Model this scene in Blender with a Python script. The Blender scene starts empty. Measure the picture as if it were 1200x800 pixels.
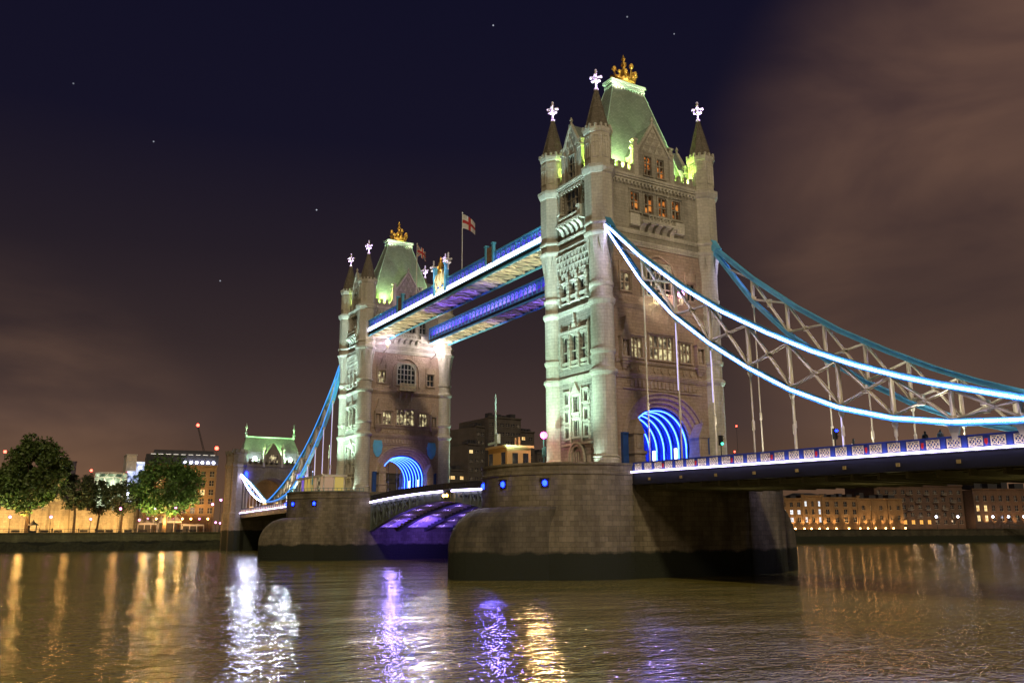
import bpy, bmesh, math, random
from math import sin, cos, pi, sqrt
from mathutils import Vector, Matrix
random.seed(7)
SC = bpy.context.scene
COL = SC.collection

# ------------------------------------------------------------------ camera
cam_data = bpy.data.cameras.new('camera')
cam = bpy.data.objects.new('camera', cam_data)
COL.objects.link(cam)
cam_data.sensor_width = 36.0
cam_data.lens = 36.0 * 1021.58 / 1200.0
cam_data.clip_start = 0.5
cam_data.clip_end = 6000
FW = Vector((0.83936661, -0.5004949, 0.21205788))
RT = Vector((-0.51137389, -0.85934855, -0.00409979))
UP = Vector((-0.18428356, 0.10499964, 0.97724851))
mw = Matrix((RT, UP, -FW)).transposed().to_4x4()
mw.translation = Vector((-92.1159, 74.3008, 0.6588))
cam.matrix_world = mw
SC.camera = cam

# ------------------------------------------------------------------ world: night sky with city-lit cloud
world = bpy.data.worlds.new('World')
SC.world = world
world.use_nodes = True
wt = world.node_tree
wt.nodes.clear()

def wn(kind, **k):
    n = wt.nodes.new(kind)
    for a, b in k.items():
        setattr(n, a, b)
    return n

def wl(a, b):
    wt.links.new(a, b)

def wmath(op, a, b=None, c=None):
    n = wn('ShaderNodeMath', operation=op)
    for i, s in enumerate((a, b, c)):
        if s is None:
            continue
        if isinstance(s, (int, float)):
            n.inputs[i].default_value = s
        else:
            wl(s, n.inputs[i])
    return n.outputs[0]

wtc = wn('ShaderNodeTexCoord')
wsep = wn('ShaderNodeSeparateXYZ')
wl(wtc.outputs['Generated'], wsep.inputs[0])
base = wn('ShaderNodeValToRGB')
wl(wsep.outputs['Z'], base.inputs[0])
cr = base.color_ramp
cr.elements[0].position = 0.0
cr.elements[0].color = (0.125, 0.068, 0.036, 1)
cr.elements[1].position = 1.0
cr.elements[1].color = (0.004, 0.004, 0.0135, 1)
for p, c in ((0.06, (0.098, 0.054, 0.034, 1)), (0.115, (0.062, 0.038, 0.033, 1)), (0.20, (0.035, 0.0225, 0.0235, 1)), (0.30, (0.0185, 0.0130, 0.0195, 1)),
             (0.42, (0.0078, 0.0066, 0.0185, 1)), (0.6, (0.0055, 0.0052, 0.0180, 1))):
    e = cr.elements.new(p)
    e.color = c
# drifting cloud: streaky noise
wmap = wn('ShaderNodeMapping')
wl(wtc.outputs['Generated'], wmap.inputs[0])
wmap.inputs['Scale'].default_value = (1.6, 1.6, 4.5)
wmap.inputs['Rotation'].default_value = (0.25, 0.1, 0.5)
wno = wn('ShaderNodeTexNoise')
wno.inputs['Scale'].default_value = 1.7
wno.inputs['Detail'].default_value = 6
wno.inputs['Roughness'].default_value = 0.5
wno.inputs['Distortion'].default_value = 0.5
wl(wmap.outputs[0], wno.inputs['Vector'])

def lobe(d, lo, hi):
    v = wn('ShaderNodeVectorMath', operation='DOT_PRODUCT')
    wl(wtc.outputs['Generated'], v.inputs[0])
    d = Vector(d).normalized()
    v.inputs[1].default_value = d
    m = wn('ShaderNodeMapRange', interpolation_type='SMOOTHSTEP')
    wl(v.outputs['Value'], m.inputs[0])
    m.inputs[1].default_value = lo
    m.inputs[2].default_value = hi
    return m.outputs[0]

def pixdir(u, v):
    return FW * 1021.58 + RT * (u - 600) + UP * (400 - v)

cl = wn('ShaderNodeMapRange', interpolation_type='SMOOTHSTEP')
wl(wno.outputs[0], cl.inputs[0])
cl.inputs[1].default_value = 0.34
cl.inputs[2].default_value = 0.68
# brown cloud bank over the south-east, thin veil low in the north, dark gap below the bank
bank = lobe(pixdir(1290, 265), 0.918, 0.986)
veil = lobe(pixdir(-60, 615), 0.958, 0.998)
gap = lobe(pixdir(1130, 385), 0.985, 0.9992)
amt = wmath('MULTIPLY_ADD', cl.outputs[0], 0.6, 0.42)
amt1 = wmath('MULTIPLY', amt, bank)
amt2 = wmath('MULTIPLY', wmath('MULTIPLY', cl.outputs[0], veil), 0.85)
am = wmath('MULTIPLY', wmath('ADD', amt1, amt2), wmath('SUBTRACT', 1.0, wmath('MULTIPLY', gap, 0.62)))
cc = wn('ShaderNodeMix', data_type='RGBA', blend_type='MIX')
cc.inputs[6].default_value = (0, 0, 0, 1)
cc.inputs[7].default_value = (0.120, 0.063, 0.033, 1)
wl(am, cc.inputs[0])
add = wn('ShaderNodeMix', data_type='RGBA', blend_type='ADD')
add.inputs[0].default_value = 1.0
wl(base.outputs[0], add.inputs[6])
wl(cc.outputs[2], add.inputs[7])
last = add.outputs[2]
# a few stars
for (u, v, s) in ((578, 30, 0.5), (371, 246, 0.6), (790, 40, 0.35), (180, 166, 0.35), (258, 329, 0.4), (86, 98, 0.2), (735, 20, 0.25)):
    st = lobe(pixdir(u, v), 0.99999955, 0.9999999)
    a2 = wn('ShaderNodeMix', data_type='RGBA', blend_type='ADD')
    wl(wmath('MULTIPLY', st, s), a2.inputs[0])
    wl(last, a2.inputs[6])
    a2.inputs[7].default_value = (0.8, 0.85, 1, 1)
    last = a2.outputs[2]
bg = wn('ShaderNodeBackground')
wl(last, bg.inputs[0])
bg.inputs[1].default_value = 0.9
wo = wn('ShaderNodeOutputWorld')
wl(bg.outputs[0], wo.inputs[0])

SC.view_settings.view_transform = 'Standard'
SC.view_settings.look = 'None'
SC.view_settings.exposure = 0.15
SC.view_settings.gamma = 1.0
SC.view_settings.use_curve_mapping = False
SC.render.engine = 'CYCLES'
SC.cycles.use_denoising = True
SC.cycles.max_bounces = 5
SC.cycles.diffuse_bounces = 3
SC.cycles.glossy_bounces = 3
SC.cycles.sample_clamp_indirect = 4.0
SC.cycles.caustics_reflective = False
SC.cycles.caustics_refractive = False

# ------------------------------------------------------------------ lamps of the night floodlighting
def spot(name, loc, target, power, color, deg=70, blend=0.6, size=0.3):
    d = bpy.data.lights.new(name, 'SPOT')
    d.energy = power
    d.color = color
    d.spot_size = math.radians(deg)
    d.spot_blend = blend
    d.shadow_soft_size = size
    o = bpy.data.objects.new(name, d)
    COL.objects.link(o)
    o.location = loc
    o.rotation_euler = (Vector(target) - Vector(loc)).to_track_quat('-Z', 'Y').to_euler()
    return o

def point(name, loc, power, color, size=0.2):
    d = bpy.data.lights.new(name, 'POINT')
    d.energy = power
    d.color = color
    d.shadow_soft_size = size
    o = bpy.data.objects.new(name, d)
    COL.objects.link(o)
    o.location = loc
    return o

GREENISH = (0.60, 1.0, 0.78)
WARM = (1.0, 0.74, 0.47)
SODIUM = (1.0, 0.55, 0.16)
VIOLET = (0.15, 0.075, 1.0)
LIME = (0.62, 1.0, 0.16)
# soft city glow from behind the photographer
sd = bpy.data.lights.new('city_glow', 'SUN')
sd.energy = 1.15
sd.angle = math.radians(5)
sd.color = (1.0, 0.80, 0.50)
so = bpy.data.objects.new('city_glow', sd)
COL.objects.link(so)
so.rotation_euler = Vector((0.70, -0.32, -0.64)).to_track_quat('-Z', 'Y').to_euler()
# promenade lighting on the near embankment (behind the photographer, up-river)
spot('embankment_floodlight', (-200, 34, 24), (10, 0, 26), 95000, (1.0, 0.76, 0.50), 70, 0.9, 2.5)
spot('embankment_floodlight', (-95, 112, 9), (30, 14, -3), 15000, (1.0, 0.83, 0.50), 66, 0.9, 1.0)
for tx in (0.0, 82.3):
    fz = 8.9 if tx < 1 else 12.6
    fy = 18.6 if tx < 1 else 16.0
    # river-side floods up the west face, and the same on the east
    for sx in (-2.8, 2.7):
        spot('tower_floodlight', (tx + sx, fy, fz), (tx + sx * 0.6, 9.6, 30), 11500, GREENISH, 100, 0.8, 0.12)
        spot('tower_floodlight', (tx + sx, -18.6, 8.9), (tx + sx * 0.6, -9.6, 29), 11000, GREENISH, 100, 0.8, 0.12)
    for sx in (-1.5, 3.0):
        spot('tower_floodlight', (tx + sx, fy - 1, fz), (tx + sx * 0.8, 10.6, 47), 46000, (0.66, 0.96, 0.95), 34, 0.9, 0.12)
    # small uplights at the turret feet
    for sy in (1, -1):
        spot('turret_uplight', (tx - 5.9, sy * 12.0, 8.0), (tx - 5.3, sy * 9.9, 13), 620, (0.72, 1.0, 0.84), 70, 0.9, 0.08)
        spot('turret_uplight', (tx + 6.6, sy * 12.2, 8.0), (tx + 5.3, sy * 9.9, 13), 520, (0.72, 1.0, 0.84), 70, 0.9, 0.08)
    # roof floods behind the parapet
    for px, py, pw in ((-5.0, 5.4, 620), (-5.0, -5.4, 620), (5.0, 5.4, 500), (5.0, -5.4, 500),
                       (-3.0, 8.6, 380), (3.0, 8.6, 380), (3.0, -8.6, 300), (-3.0, -8.6, 300)):
        point('roof_floodlight', (tx + px, py, 48.05), pw * 4.4, LIME, 0.12)
        spot('roof_floodlight', (tx + px * 1.02, py * 1.02, 47.9), (tx + px * .25, py * .35, 60), 7000, (0.72, 1.0, 0.50), 62, 0.9, 0.1)
    # coloured light in the archway
    for px in (-3.6, 0, 3.6):
        point('archway_light', (tx + px, -2.4, 8.4), 420, (0.07, 0.17, 1.0), 0.2)
    spot('archway_light', (tx - 7.6, 0, 8.6), (tx - 5.6, 0, 16.5), 1500, (0.26, 0.10, 1.0), 110, 0.9, 0.3)
# violet light under the bascules and against the pier faces
for (lx, ly) in ((62, 5), (62, -5), (52, 0), (30, 0), (20, 5), (20, -5)):
    spot('bascule_floodlight', (lx, ly, -2.5), (lx - 4 if lx > 41 else lx + 4, ly, 6), 1100, VIOLET, 120, 0.9, 0.4)
spot('bascule_floodlight', (60.0, 2, 1.8), (72, 0, -1), 6000, VIOLET, 110, 0.9, 0.4)
spot('bascule_floodlight', (22.3, 2, 1.8), (10, 0, -1), 6000, VIOLET, 110, 0.9, 0.4)

# ------------------------------------------------------------------ materials
def newmat(name):
    m = bpy.data.materials.new(name)
    m.use_nodes = True
    nt = m.node_tree
    return m, nt, nt.nodes['Principled BSDF']

def simple(name, col, rough=0.6, metal=0.0, var=0.15, scale=1.5, bump=0.0):
    m, nt, b = newmat(name)
    b.inputs['Roughness'].default_value = rough
    b.inputs['Metallic'].default_value = metal
    tc = nt.nodes.new('ShaderNodeTexCoord')
    n = nt.nodes.new('ShaderNodeTexNoise')
    n.inputs['Scale'].default_value = scale
    n.inputs['Detail'].default_value = 5
    nt.links.new(tc.outputs['Object'], n.inputs['Vector'])
    r = nt.nodes.new('ShaderNodeMapRange')
    nt.links.new(n.outputs[0], r.inputs[0])
    r.inputs[1].default_value = 0.3
    r.inputs[2].default_value = 0.7
    r.inputs[3].default_value = 1 - var
    r.inputs[4].default_value = 1 + var
    mx = nt.nodes.new('ShaderNodeVectorMath')
    mx.operation = 'SCALE'
    mx.inputs[0].default_value = col[:3]
    nt.links.new(r.outputs[0], mx.inputs['Scale'])
    nt.links.new(mx.outputs[0], b.inputs['Base Color'])
    if bump:
        bp = nt.nodes.new('ShaderNodeBump')
        bp.inputs['Strength'].default_value = bump
        bp.inputs['Distance'].default_value = 0.05
        nt.links.new(n.outputs[0], bp.inputs['Height'])
        nt.links.new(bp.outputs[0], b.inputs['Normal'])
    return m

def emit(name, col, strength):
    m, nt, b = newmat(name)
    b.inputs['Base Color'].default_value = (0.05, 0.05, 0.05, 1)
    b.inputs['Emission Color'].default_value = (*col, 1)
    b.inputs['Emission Strength'].default_value = strength
    return m

def stone(name, c1, c2, mortar, bw=1.1, bh=0.42, bump=0.5, rough=0.85, grime=0.25, relief=0.0, tide=None, msize=0.02):
    m, nt, b = newmat(name)
    L = nt.links.new
    tc = nt.nodes.new('ShaderNodeTexCoord')
    geo = nt.nodes.new('ShaderNodeNewGeometry')
    sp = nt.nodes.new('ShaderNodeSeparateXYZ')
    L(geo.outputs['Position'], sp.inputs[0])
    ad = nt.nodes.new('ShaderNodeMath')
    L(sp.outputs[0], ad.inputs[0])
    L(sp.outputs[1], ad.inputs[1])
    cb = nt.nodes.new('ShaderNodeCombineXYZ')
    L(ad.outputs[0], cb.inputs[0])
    L(sp.outputs[2], cb.inputs[1])
    br = nt.nodes.new('ShaderNodeTexBrick')
    L(cb.outputs[0], br.inputs['Vector'])
    br.inputs['Scale'].default_value = 1.0
    br.inputs['Brick Width'].default_value = bw
    br.inputs['Row Height'].default_value = bh
    br.inputs['Mortar Size'].default_value = msize
    br.inputs['Mortar Smooth'].default_value = 0.4
    br.inputs['Bias'].default_value = -0.1
    br.inputs['Color1'].default_value = (*c1, 1)
    br.inputs['Color2'].default_value = (*c2, 1)
    br.inputs['Mortar'].default_value = (*mortar, 1)
    n1 = nt.nodes.new('ShaderNodeTexNoise')
    n1.inputs['Scale'].default_value = 0.30
    n1.inputs['Detail'].default_value = 7
    n1.inputs['Roughness'].default_value = 0.65
    mp = nt.nodes.new('ShaderNodeMapping')
    mp.inputs['Scale'].default_value = (1, 1, 0.22)
    L(geo.outputs['Position'], mp.inputs[0])
    L(mp.outputs[0], n1.inputs['Vector'])
    mr = nt.nodes.new('ShaderNodeMapRange')
    L(n1.outputs[0], mr.inputs[0])
    mr.inputs[1].default_value = 0.3
    mr.inputs[2].default_value = 0.7
    mr.inputs[3].default_value = 1 - grime
    mr.inputs[4].default_value = 1 + grime * 0.6
    n2 = nt.nodes.new('ShaderNodeTexNoise')
    n2.inputs['Scale'].default_value = 3.2
    n2.inputs['Detail'].default_value = 5
    L(geo.outputs['Position'], n2.inputs['Vector'])
    mr2 = nt.nodes.new('ShaderNodeMapRange')
    L(n2.outputs[0], mr2.inputs[0])
    mr2.inputs[3].default_value = 0.75
    mr2.inputs[4].default_value = 1.25
    ml = nt.nodes.new('ShaderNodeMath')
    ml.operation = 'MULTIPLY'
    L(mr.outputs[0], ml.inputs[0])
    L(mr2.outputs[0], ml.inputs[1])
    vs = nt.nodes.new('ShaderNodeVectorMath')
    vs.operation = 'SCALE'
    L(br.outputs['Color'], vs.inputs[0])
    L(ml.outputs[0], vs.inputs['Scale'])
    colout = vs.outputs[0]
    if tide is not None:
        nz = nt.nodes.new('ShaderNodeTexNoise')
        nz.inputs['Scale'].default_value = 0.5
        nz.inputs['Detail'].default_value = 6
        L(geo.outputs['Position'], nz.inputs['Vector'])
        a = nt.nodes.new('ShaderNodeMath')
        a.operation = 'MULTIPLY_ADD'
        L(nz.outputs[0], a.inputs[0])
        a.inputs[1].default_value = -1.1
        L(sp.outputs[2], a.inputs[2])
        rr = nt.nodes.new('ShaderNodeMapRange')
        L(a.outputs[0], rr.inputs[0])
        rr.inputs[1].default_value = tide - 0.75
        rr.inputs[2].default_value = tide - 0.40
        mm = nt.nodes.new('ShaderNodeMix')
        mm.data_type = 'RGBA'
        L(rr.outputs[0], mm.inputs[0])
        mm.inputs[6].default_value = (0.012, 0.016, 0.008, 1)
        L(colout, mm.inputs[7])
        colout = mm.outputs[2]
    L(colout, b.inputs['Base Color'])
    b.inputs['Roughness'].default_value = rough
    # bump from joints + pitted surface
    hm = nt.nodes.new('ShaderNodeMath')
    hm.operation = 'MULTIPLY_ADD'
    L(br.outputs['Fac'], hm.inputs[0])
    hm.inputs[1].default_value = -1.0
    hn = nt.nodes.new('ShaderNodeMath')
    hn.operation = 'MULTIPLY'
    L(n2.outputs[0], hn.inputs[0])
    hn.inputs[1].default_value = 0.6 + relief
    L(hn.outputs[0], hm.inputs[2])
    bp = nt.nodes.new('ShaderNodeBump')
    bp.inputs['Strength'].default_value = bump
    bp.inputs['Distance'].default_value = 0.06
    L(hm.outputs[0], bp.inputs['Height'])
    L(bp.outputs[0], b.inputs['Normal'])
    return m

def lit_glass(name, c_dark, c_a, c_b, strength, scale=0.7, thr=0.45, seed=0.0):
    """window glass with rooms lit unevenly behind it"""
    m, nt, b = newmat(name)
    L = nt.links.new
    geo = nt.nodes.new('ShaderNodeNewGeometry')
    mp = nt.nodes.new('ShaderNodeMapping')
    mp.inputs['Location'].default_value = (seed, seed * 1.7, seed * 0.3)
    L(geo.outputs['Position'], mp.inputs[0])
    n = nt.nodes.new('ShaderNodeTexNoise')
    n.inputs['Scale'].default_value = scale
    n.inputs['Detail'].default_value = 2
    L(mp.outputs[0], n.inputs['Vector'])
    r = nt.nodes.new('ShaderNodeValToRGB')
    L(n.outputs[0], r.inputs[0])
    e = r.color_ramp.elements
    e[0].position = thr - 0.03
    e[0].color = (*c_dark, 1)
    e[1].position = thr + 0.22
    e[1].color = (*c_b, 1)
    x = e.new(thr + 0.05)
    x.color = (*c_a, 1)
    b.inputs['Base Color'].default_value = (0.015, 0.016, 0.02, 1)
    b.inputs['Roughness'].default_value = 0.12
    L(r.outputs[0], b.inputs['Emission Color'])
    b.inputs['Emission Strength'].default_value = strength
    return m

M = {}
M['stone'] = stone('tower granite', (0.34, 0.32, 0.27), (0.40, 0.375, 0.32), (0.22, 0.205, 0.175), 1.0, 0.40, 0.8, grime=0.42)
M['rock'] = stone('rock faced granite', (0.32, 0.30, 0.265), (0.40, 0.375, 0.33), (0.24, 0.225, 0.20), 1.1, 0.42, 1.0, relief=1.0, msize=0.03)
M['warmrock'] = stone('lamp tinted granite of the road faces', (0.37, 0.275, 0.22), (0.43, 0.33, 0.265), (0.28, 0.21, 0.17), 1.1, 0.42, 1.0, relief=1.0, msize=0.03)  # tower granite with the pinkish street lamp light mixed into its colour
M['dress'] = stone('pale dressed limestone', (0.52, 0.50, 0.43), (0.58, 0.555, 0.48), (0.36, 0.34, 0.29), 0.9, 0.45, 0.5, grime=0.42)
M['warmdress'] = stone('lamp tinted limestone dressings', (0.42, 0.325, 0.26), (0.47, 0.37, 0.30), (0.28, 0.215, 0.17), 0.9, 0.45, 0.5, grime=0.45)  # same dressings, the warm lamp light on the road faces put into the colour
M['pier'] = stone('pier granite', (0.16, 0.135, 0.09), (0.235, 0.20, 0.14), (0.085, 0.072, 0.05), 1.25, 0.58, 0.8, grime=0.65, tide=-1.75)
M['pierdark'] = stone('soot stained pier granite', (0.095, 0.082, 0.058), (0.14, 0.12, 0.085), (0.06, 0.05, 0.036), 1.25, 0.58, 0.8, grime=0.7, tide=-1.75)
M['slate'] = stone('roof slate', (0.20, 0.24, 0.225), (0.27, 0.31, 0.29), (0.13, 0.15, 0.14), 0.45, 0.28, 0.6, rough=0.55, grime=0.2)
M['spire'] = stone('stone spire courses', (0.15, 0.13, 0.10), (0.20, 0.175, 0.14), (0.09, 0.08, 0.06), 0.5, 0.42, 0.9, grime=0.3)
M['lead'] = simple('pale lead and copper trim', (0.42, 0.58, 0.56), 0.5)
M['gold'] = simple('gilded metal', (0.83, 0.52, 0.12), 0.32, 0.8, 0.1, 3)
M['whitefinial'] = simple('white painted finial', (0.78, 0.76, 0.80), 0.45)
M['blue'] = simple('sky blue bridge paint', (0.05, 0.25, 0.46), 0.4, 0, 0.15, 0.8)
M['bluelit'] = simple('lamplit blue bridge paint', (0.13, 0.48, 0.80), 0.4, 0, 0.12, 0.8)  # the same bridge blue, lightened to hold the lamplight on it
M['navy'] = simple('dark blue girder paint', (0.014, 0.016, 0.026), 0.45, 0, 0.2, 0.7)
M['panelblue'] = simple('royal blue parapet paint', (0.035, 0.065, 0.30), 0.45, 0, 0.1, 1)
M['cream'] = simple('cream steelwork paint', (0.74, 0.69, 0.56), 0.5, 0, 0.15, 0.9)
M['creampanel'] = simple('cream quatrefoil casting', (0.90, 0.80, 0.52), 0.5)
M['red'] = simple('red shield enamel', (0.55, 0.03, 0.03), 0.4)
M['greygreen'] = simple('grey green girder paint', (0.10, 0.12, 0.10), 0.5, 0, 0.25, 0.6)
M['soffit'] = simple('dark grey walkway soffit', (0.26, 0.235, 0.20), 0.7)  # darker grey, so the cream bracing stands out
M['underside'] = simple('grimy deck soffit', (0.10, 0.09, 0.05), 0.8, 0, 0.3, 0.5)
M['asphalt'] = simple('asphalt', (0.05, 0.05, 0.05), 0.85, 0, 0.2, 0.6)
M['doorblue'] = simple('royal blue steel door', (0.02, 0.07, 0.28), 0.45)
M['black'] = simple('black painted iron', (0.02, 0.02, 0.022), 0.5)
M['teal'] = simple('teal lamp post paint', (0.06, 0.22, 0.25), 0.45)
M['white'] = simple('white paint', (0.78, 0.78, 0.76), 0.5)
M['led'] = emit('lilac white LED strip', (0.62, 0.54, 1.0), 30.0)
M['leddeck'] = emit('lilac deck edge LED strip', (0.66, 0.58, 1.0), 10.0)
M['ledlink'] = emit('brilliant lilac LED strip', (0.66, 0.60, 1.0), 36.0)
M['ledbascule'] = emit('bascule edge LED strip', (0.66, 0.58, 1.0), 10.0)
M['globelamp'] = emit('rosy lamp globe', (1.0, 0.075, 0.50), 9.0)
M['globeblaze'] = emit('blazing violet white globe', (0.95, 0.72, 1.0), 70.0)
M['fasciaglow'] = emit('LED washed walkway fascia', (0.82, 0.78, 1.0), 3.0)  # fascia washed by LEDs; the wash is put in as its own glow
M['ledblue'] = emit('sky blue LED strip', (0.05, 0.33, 1.0), 1.5)
M['ledhang'] = emit('dim lilac hanger light', (0.62, 0.55, 1.0), 1.3)
M['ledrib'] = emit('pale blue LED arch rib', (0.035, 0.11, 1.0), 11.0)
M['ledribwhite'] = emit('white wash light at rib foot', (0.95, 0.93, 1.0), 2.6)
M['archpaint'] = simple('blue painted archway soffit', (0.03, 0.07, 0.35), 0.5)
M['globe'] = emit('pink white lamp globe', (1.0, 0.26, 0.72), 9.0)
M['globewarm'] = emit('sodium lamp globe', (1.0, 0.50, 0.15), 30.0)
M['globewhite'] = emit('cold white lamp globe', (0.74, 0.76, 1.0), 22.0)
M['redlight'] = emit('red warning light', (1.0, 0.05, 0.03), 14.0)
M['greenlight'] = emit('green signal light', (0.05, 1.0, 0.55), 7.0)
M['bluelight'] = emit('blue marker light', (0.004, 0.016, 1.0), 20.0)
M['amber'] = emit('amber navigation light', (1.0, 0.50, 0.06), 26.0)
M['walkglassbright'] = lit_glass('bright violet lit walkway glazing', (0.03, 0.02, 0.35), (0.10, 0.05, 1.0), (0.25, 0.20, 1.0), 1.6, 0.16, 0.36, 2.0)
M['darkglass'] = lit_glass('dark leaded glass', (0.004, 0.005, 0.006), (0.02, 0.018, 0.012), (0.10, 0.08, 0.05), 1.0, 0.9, 0.55)
M['orangeglass'] = lit_glass('orange lit glass', (0.03, 0.014, 0.004), (0.75, 0.20, 0.03), (1.0, 0.40, 0.08), 0.7, 1.1, 0.50, 3.0)
M['hallglass'] = lit_glass('hall lit glass', (0.035, 0.026, 0.018), (0.20, 0.15, 0.09), (1.0, 0.88, 0.45), 0.9, 1.0, 0.45, 5.0)
M['walkglass'] = lit_glass('blue violet lit walkway glazing', (0.005, 0.03, 0.16), (0.06, 0.05, 0.85), (0.20, 0.14, 1.0), 1.0, 0.16, 0.36, 2.0)

# ------------------------------------------------------------------ mesh builder and object helpers
class MB:
    def __init__(s):
        s.v, s.f, s.m = [], [], []

    def poly(s, pts, mi=0):
        n = len(s.v)
        s.v += [tuple(p) for p in pts]
        s.f.append(tuple(range(n, n + len(pts))))
        s.m.append(mi)

    def mesh(s, pts, faces, mi=0):
        n = len(s.v)
        s.v += [tuple(p) for p in pts]
        for f in faces:
            s.f.append(tuple(n + i for i in f))
            s.m.append(mi)

    def box(s, x0, x1, y0, y1, z0, z1, mi=0):
        x0, x1 = min(x0, x1), max(x0, x1)
        y0, y1 = min(y0, y1), max(y0, y1)
        z0, z1 = min(z0, z1), max(z0, z1)
        s.mesh([(x0, y0, z0), (x1, y0, z0), (x1, y1, z0), (x0, y1, z0), (x0, y0, z1), (x1, y0, z1), (x1, y1, z1), (x0, y1, z1)],
               [(0, 3, 2, 1), (4, 5, 6, 7), (0, 1, 5, 4), (1, 2, 6, 5), (2, 3, 7, 6), (3, 0, 4, 7)], mi)

    def bar(s, p0, p1, w, h, mi=0, up=(0, 0, 1)):
        p0, p1 = Vector(p0), Vector(p1)
        d = (p1 - p0).normalized()
        a = d.cross(Vector(up))
        if a.length < 1e-4:
            a = d.cross(Vector((1, 0, 0)))
        a.normalize()
        b = a.cross(d)
        q = [(-1, -1), (1, -1), (1, 1), (-1, 1)]
        pts = [p + a * (i * w / 2) + b * (j * h / 2) for p in (p0, p1) for i, j in q]
        s.mesh(pts, [(0, 3, 2, 1), (4, 5, 6, 7), (0, 1, 5, 4), (1, 2, 6, 5), (2, 3, 7, 6), (3, 0, 4, 7)], mi)

    def tube(s, p0, p1, r0, r1=None, n=8, mi=0, phase=0.0, caps=True):
        r1 = r0 if r1 is None else r1
        p0, p1 = Vector(p0), Vector(p1)
        d = (p1 - p0).normalized()
        a = d.cross(Vector((0, 0, 1)))
        if a.length < 1e-4:
            a = Vector((1, 0, 0))
        a.normalize()
        b = d.cross(a)
        pts = []
        for p, r in ((p0, r0), (p1, r1)):
            for i in range(n):
                t = phase + 2 * pi * i / n
                pts.append(p + a * (r * cos(t)) + b * (r * sin(t)))
        fs = [(i, (i + 1) % n, n + (i + 1) % n, n + i) for i in range(n)]
        if caps:
            fs += [tuple(range(n))[::-1], tuple(range(n, 2 * n))]
        s.mesh(pts, fs, mi)

    def path(s, pts, r, n=6, mi=0):
        for a, b in zip(pts[:-1], pts[1:]):
            s.tube(a, b, r, r, n, mi)

    def lathe(s, prof, cx, cy, n=16, phase=0.0, mi=0, caps=True):
        pts = []
        for r, z in prof:
            for i in range(n):
                t = phase + 2 * pi * i / n
                pts.append((cx + r * cos(t), cy + r * sin(t), z))
        fs = []
        for k in range(len(prof) - 1):
            for i in range(n):
                j = (i + 1) % n
                fs.append((k * n + i, k * n + j, (k + 1) * n + j, (k + 1) * n + i))
        if caps:
            fs.append(tuple(range(n))[::-1])
            fs.append(tuple((len(prof) - 1) * n + i for i in range(n)))
        s.mesh(pts, fs, mi)

    def ball(s, c, r, n=8, mi=0, sz=1.0):
        k = max(4, n // 2)
        s.lathe([(max(1e-3, r * sin(pi * i / k)), c[2] - sz * r * cos(pi * i / k)) for i in range(k + 1)], c[0], c[1], n, 0, mi, False)

    def prism(s, poly, z0, z1, mi=0):
        n = len(poly)
        pts = [(p[0], p[1], z0) for p in poly] + [(p[0], p[1], z1) for p in poly]
        s.mesh(pts, [(i, (i + 1) % n, n + (i + 1) % n, n + i) for i in range(n)] + [tuple(range(n))[::-1], tuple(range(n, 2 * n))], mi)

    def extrude(s, pts, vec, mi=0):
        n = len(pts)
        vec = Vector(vec)
        p2 = [Vector(p) for p in pts]
        s.mesh(p2 + [p + vec for p in p2], [(i, (i + 1) % n, n + (i + 1) % n, n + i) for i in range(n)] + [tuple(range(n))[::-1], tuple(range(n, 2 * n))], mi)

    def build(s, name, mats, parent=None, smooth=False, recalc=True, label=None):
        me = bpy.data.meshes.new(name)
        off = Vector(WORLD.get(parent.name, (0, 0, 0))) if parent else Vector((0, 0, 0))
        me.from_pydata([Vector(p) - off for p in s.v], [], s.f)
        if not isinstance(mats, (list, tuple)):
            mats = [mats]
        for mt in mats:
            me.materials.append(mt)
        me.polygons.foreach_set('material_index', s.m)
        if recalc:
            bm = bmesh.new()
            bm.from_mesh(me)
            bmesh.ops.recalc_face_normals(bm, faces=bm.faces)
            bm.to_mesh(me)
            bm.free()
        if smooth:
            me.polygons.foreach_set('use_smooth', [True] * len(me.polygons))
        me.update()
        o = bpy.data.objects.new(name, me)
        COL.objects.link(o)
        if parent:
            o.parent = parent
            WORLD[o.name] = tuple(off)
        if label:
            o['label'] = label
        return o

WORLD = {}

def thing(name, label, cat, loc, group=None):
    o = bpy.data.objects.new(name, None)
    o.empty_display_size = 0.5
    COL.objects.link(o)
    o.location = loc
    WORLD[o.name] = tuple(loc)
    o['label'] = label
    o['category'] = cat
    if group:
        o['group'] = group
    return o

def tag(o, label, cat, group=None, kind=None):
    if label:
        o['label'] = label
    if cat:
        o['category'] = cat
    if group:
        o['group'] = group
    if kind:
        o['kind'] = kind
    return o

def structure(o):
    o['kind'] = 'structure'
    return o

def copy_tree(o, parent=None):
    c = o.copy()
    COL.objects.link(c)
    if parent:
        c.parent = parent
    for ch in list(o.children):
        copy_tree(ch, c)
    return c

def recenter(o):
    """put a one-mesh thing's origin at the foot of its mesh"""
    me = o.data
    xs = [v.co.x for v in me.vertices]
    ys = [v.co.y for v in me.vertices]
    zs = [v.co.z for v in me.vertices]
    c = Vector(((min(xs) + max(xs)) / 2, (min(ys) + max(ys)) / 2, min(zs)))
    me.transform(Matrix.Translation(-c))
    o.location = c
    return o

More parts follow.
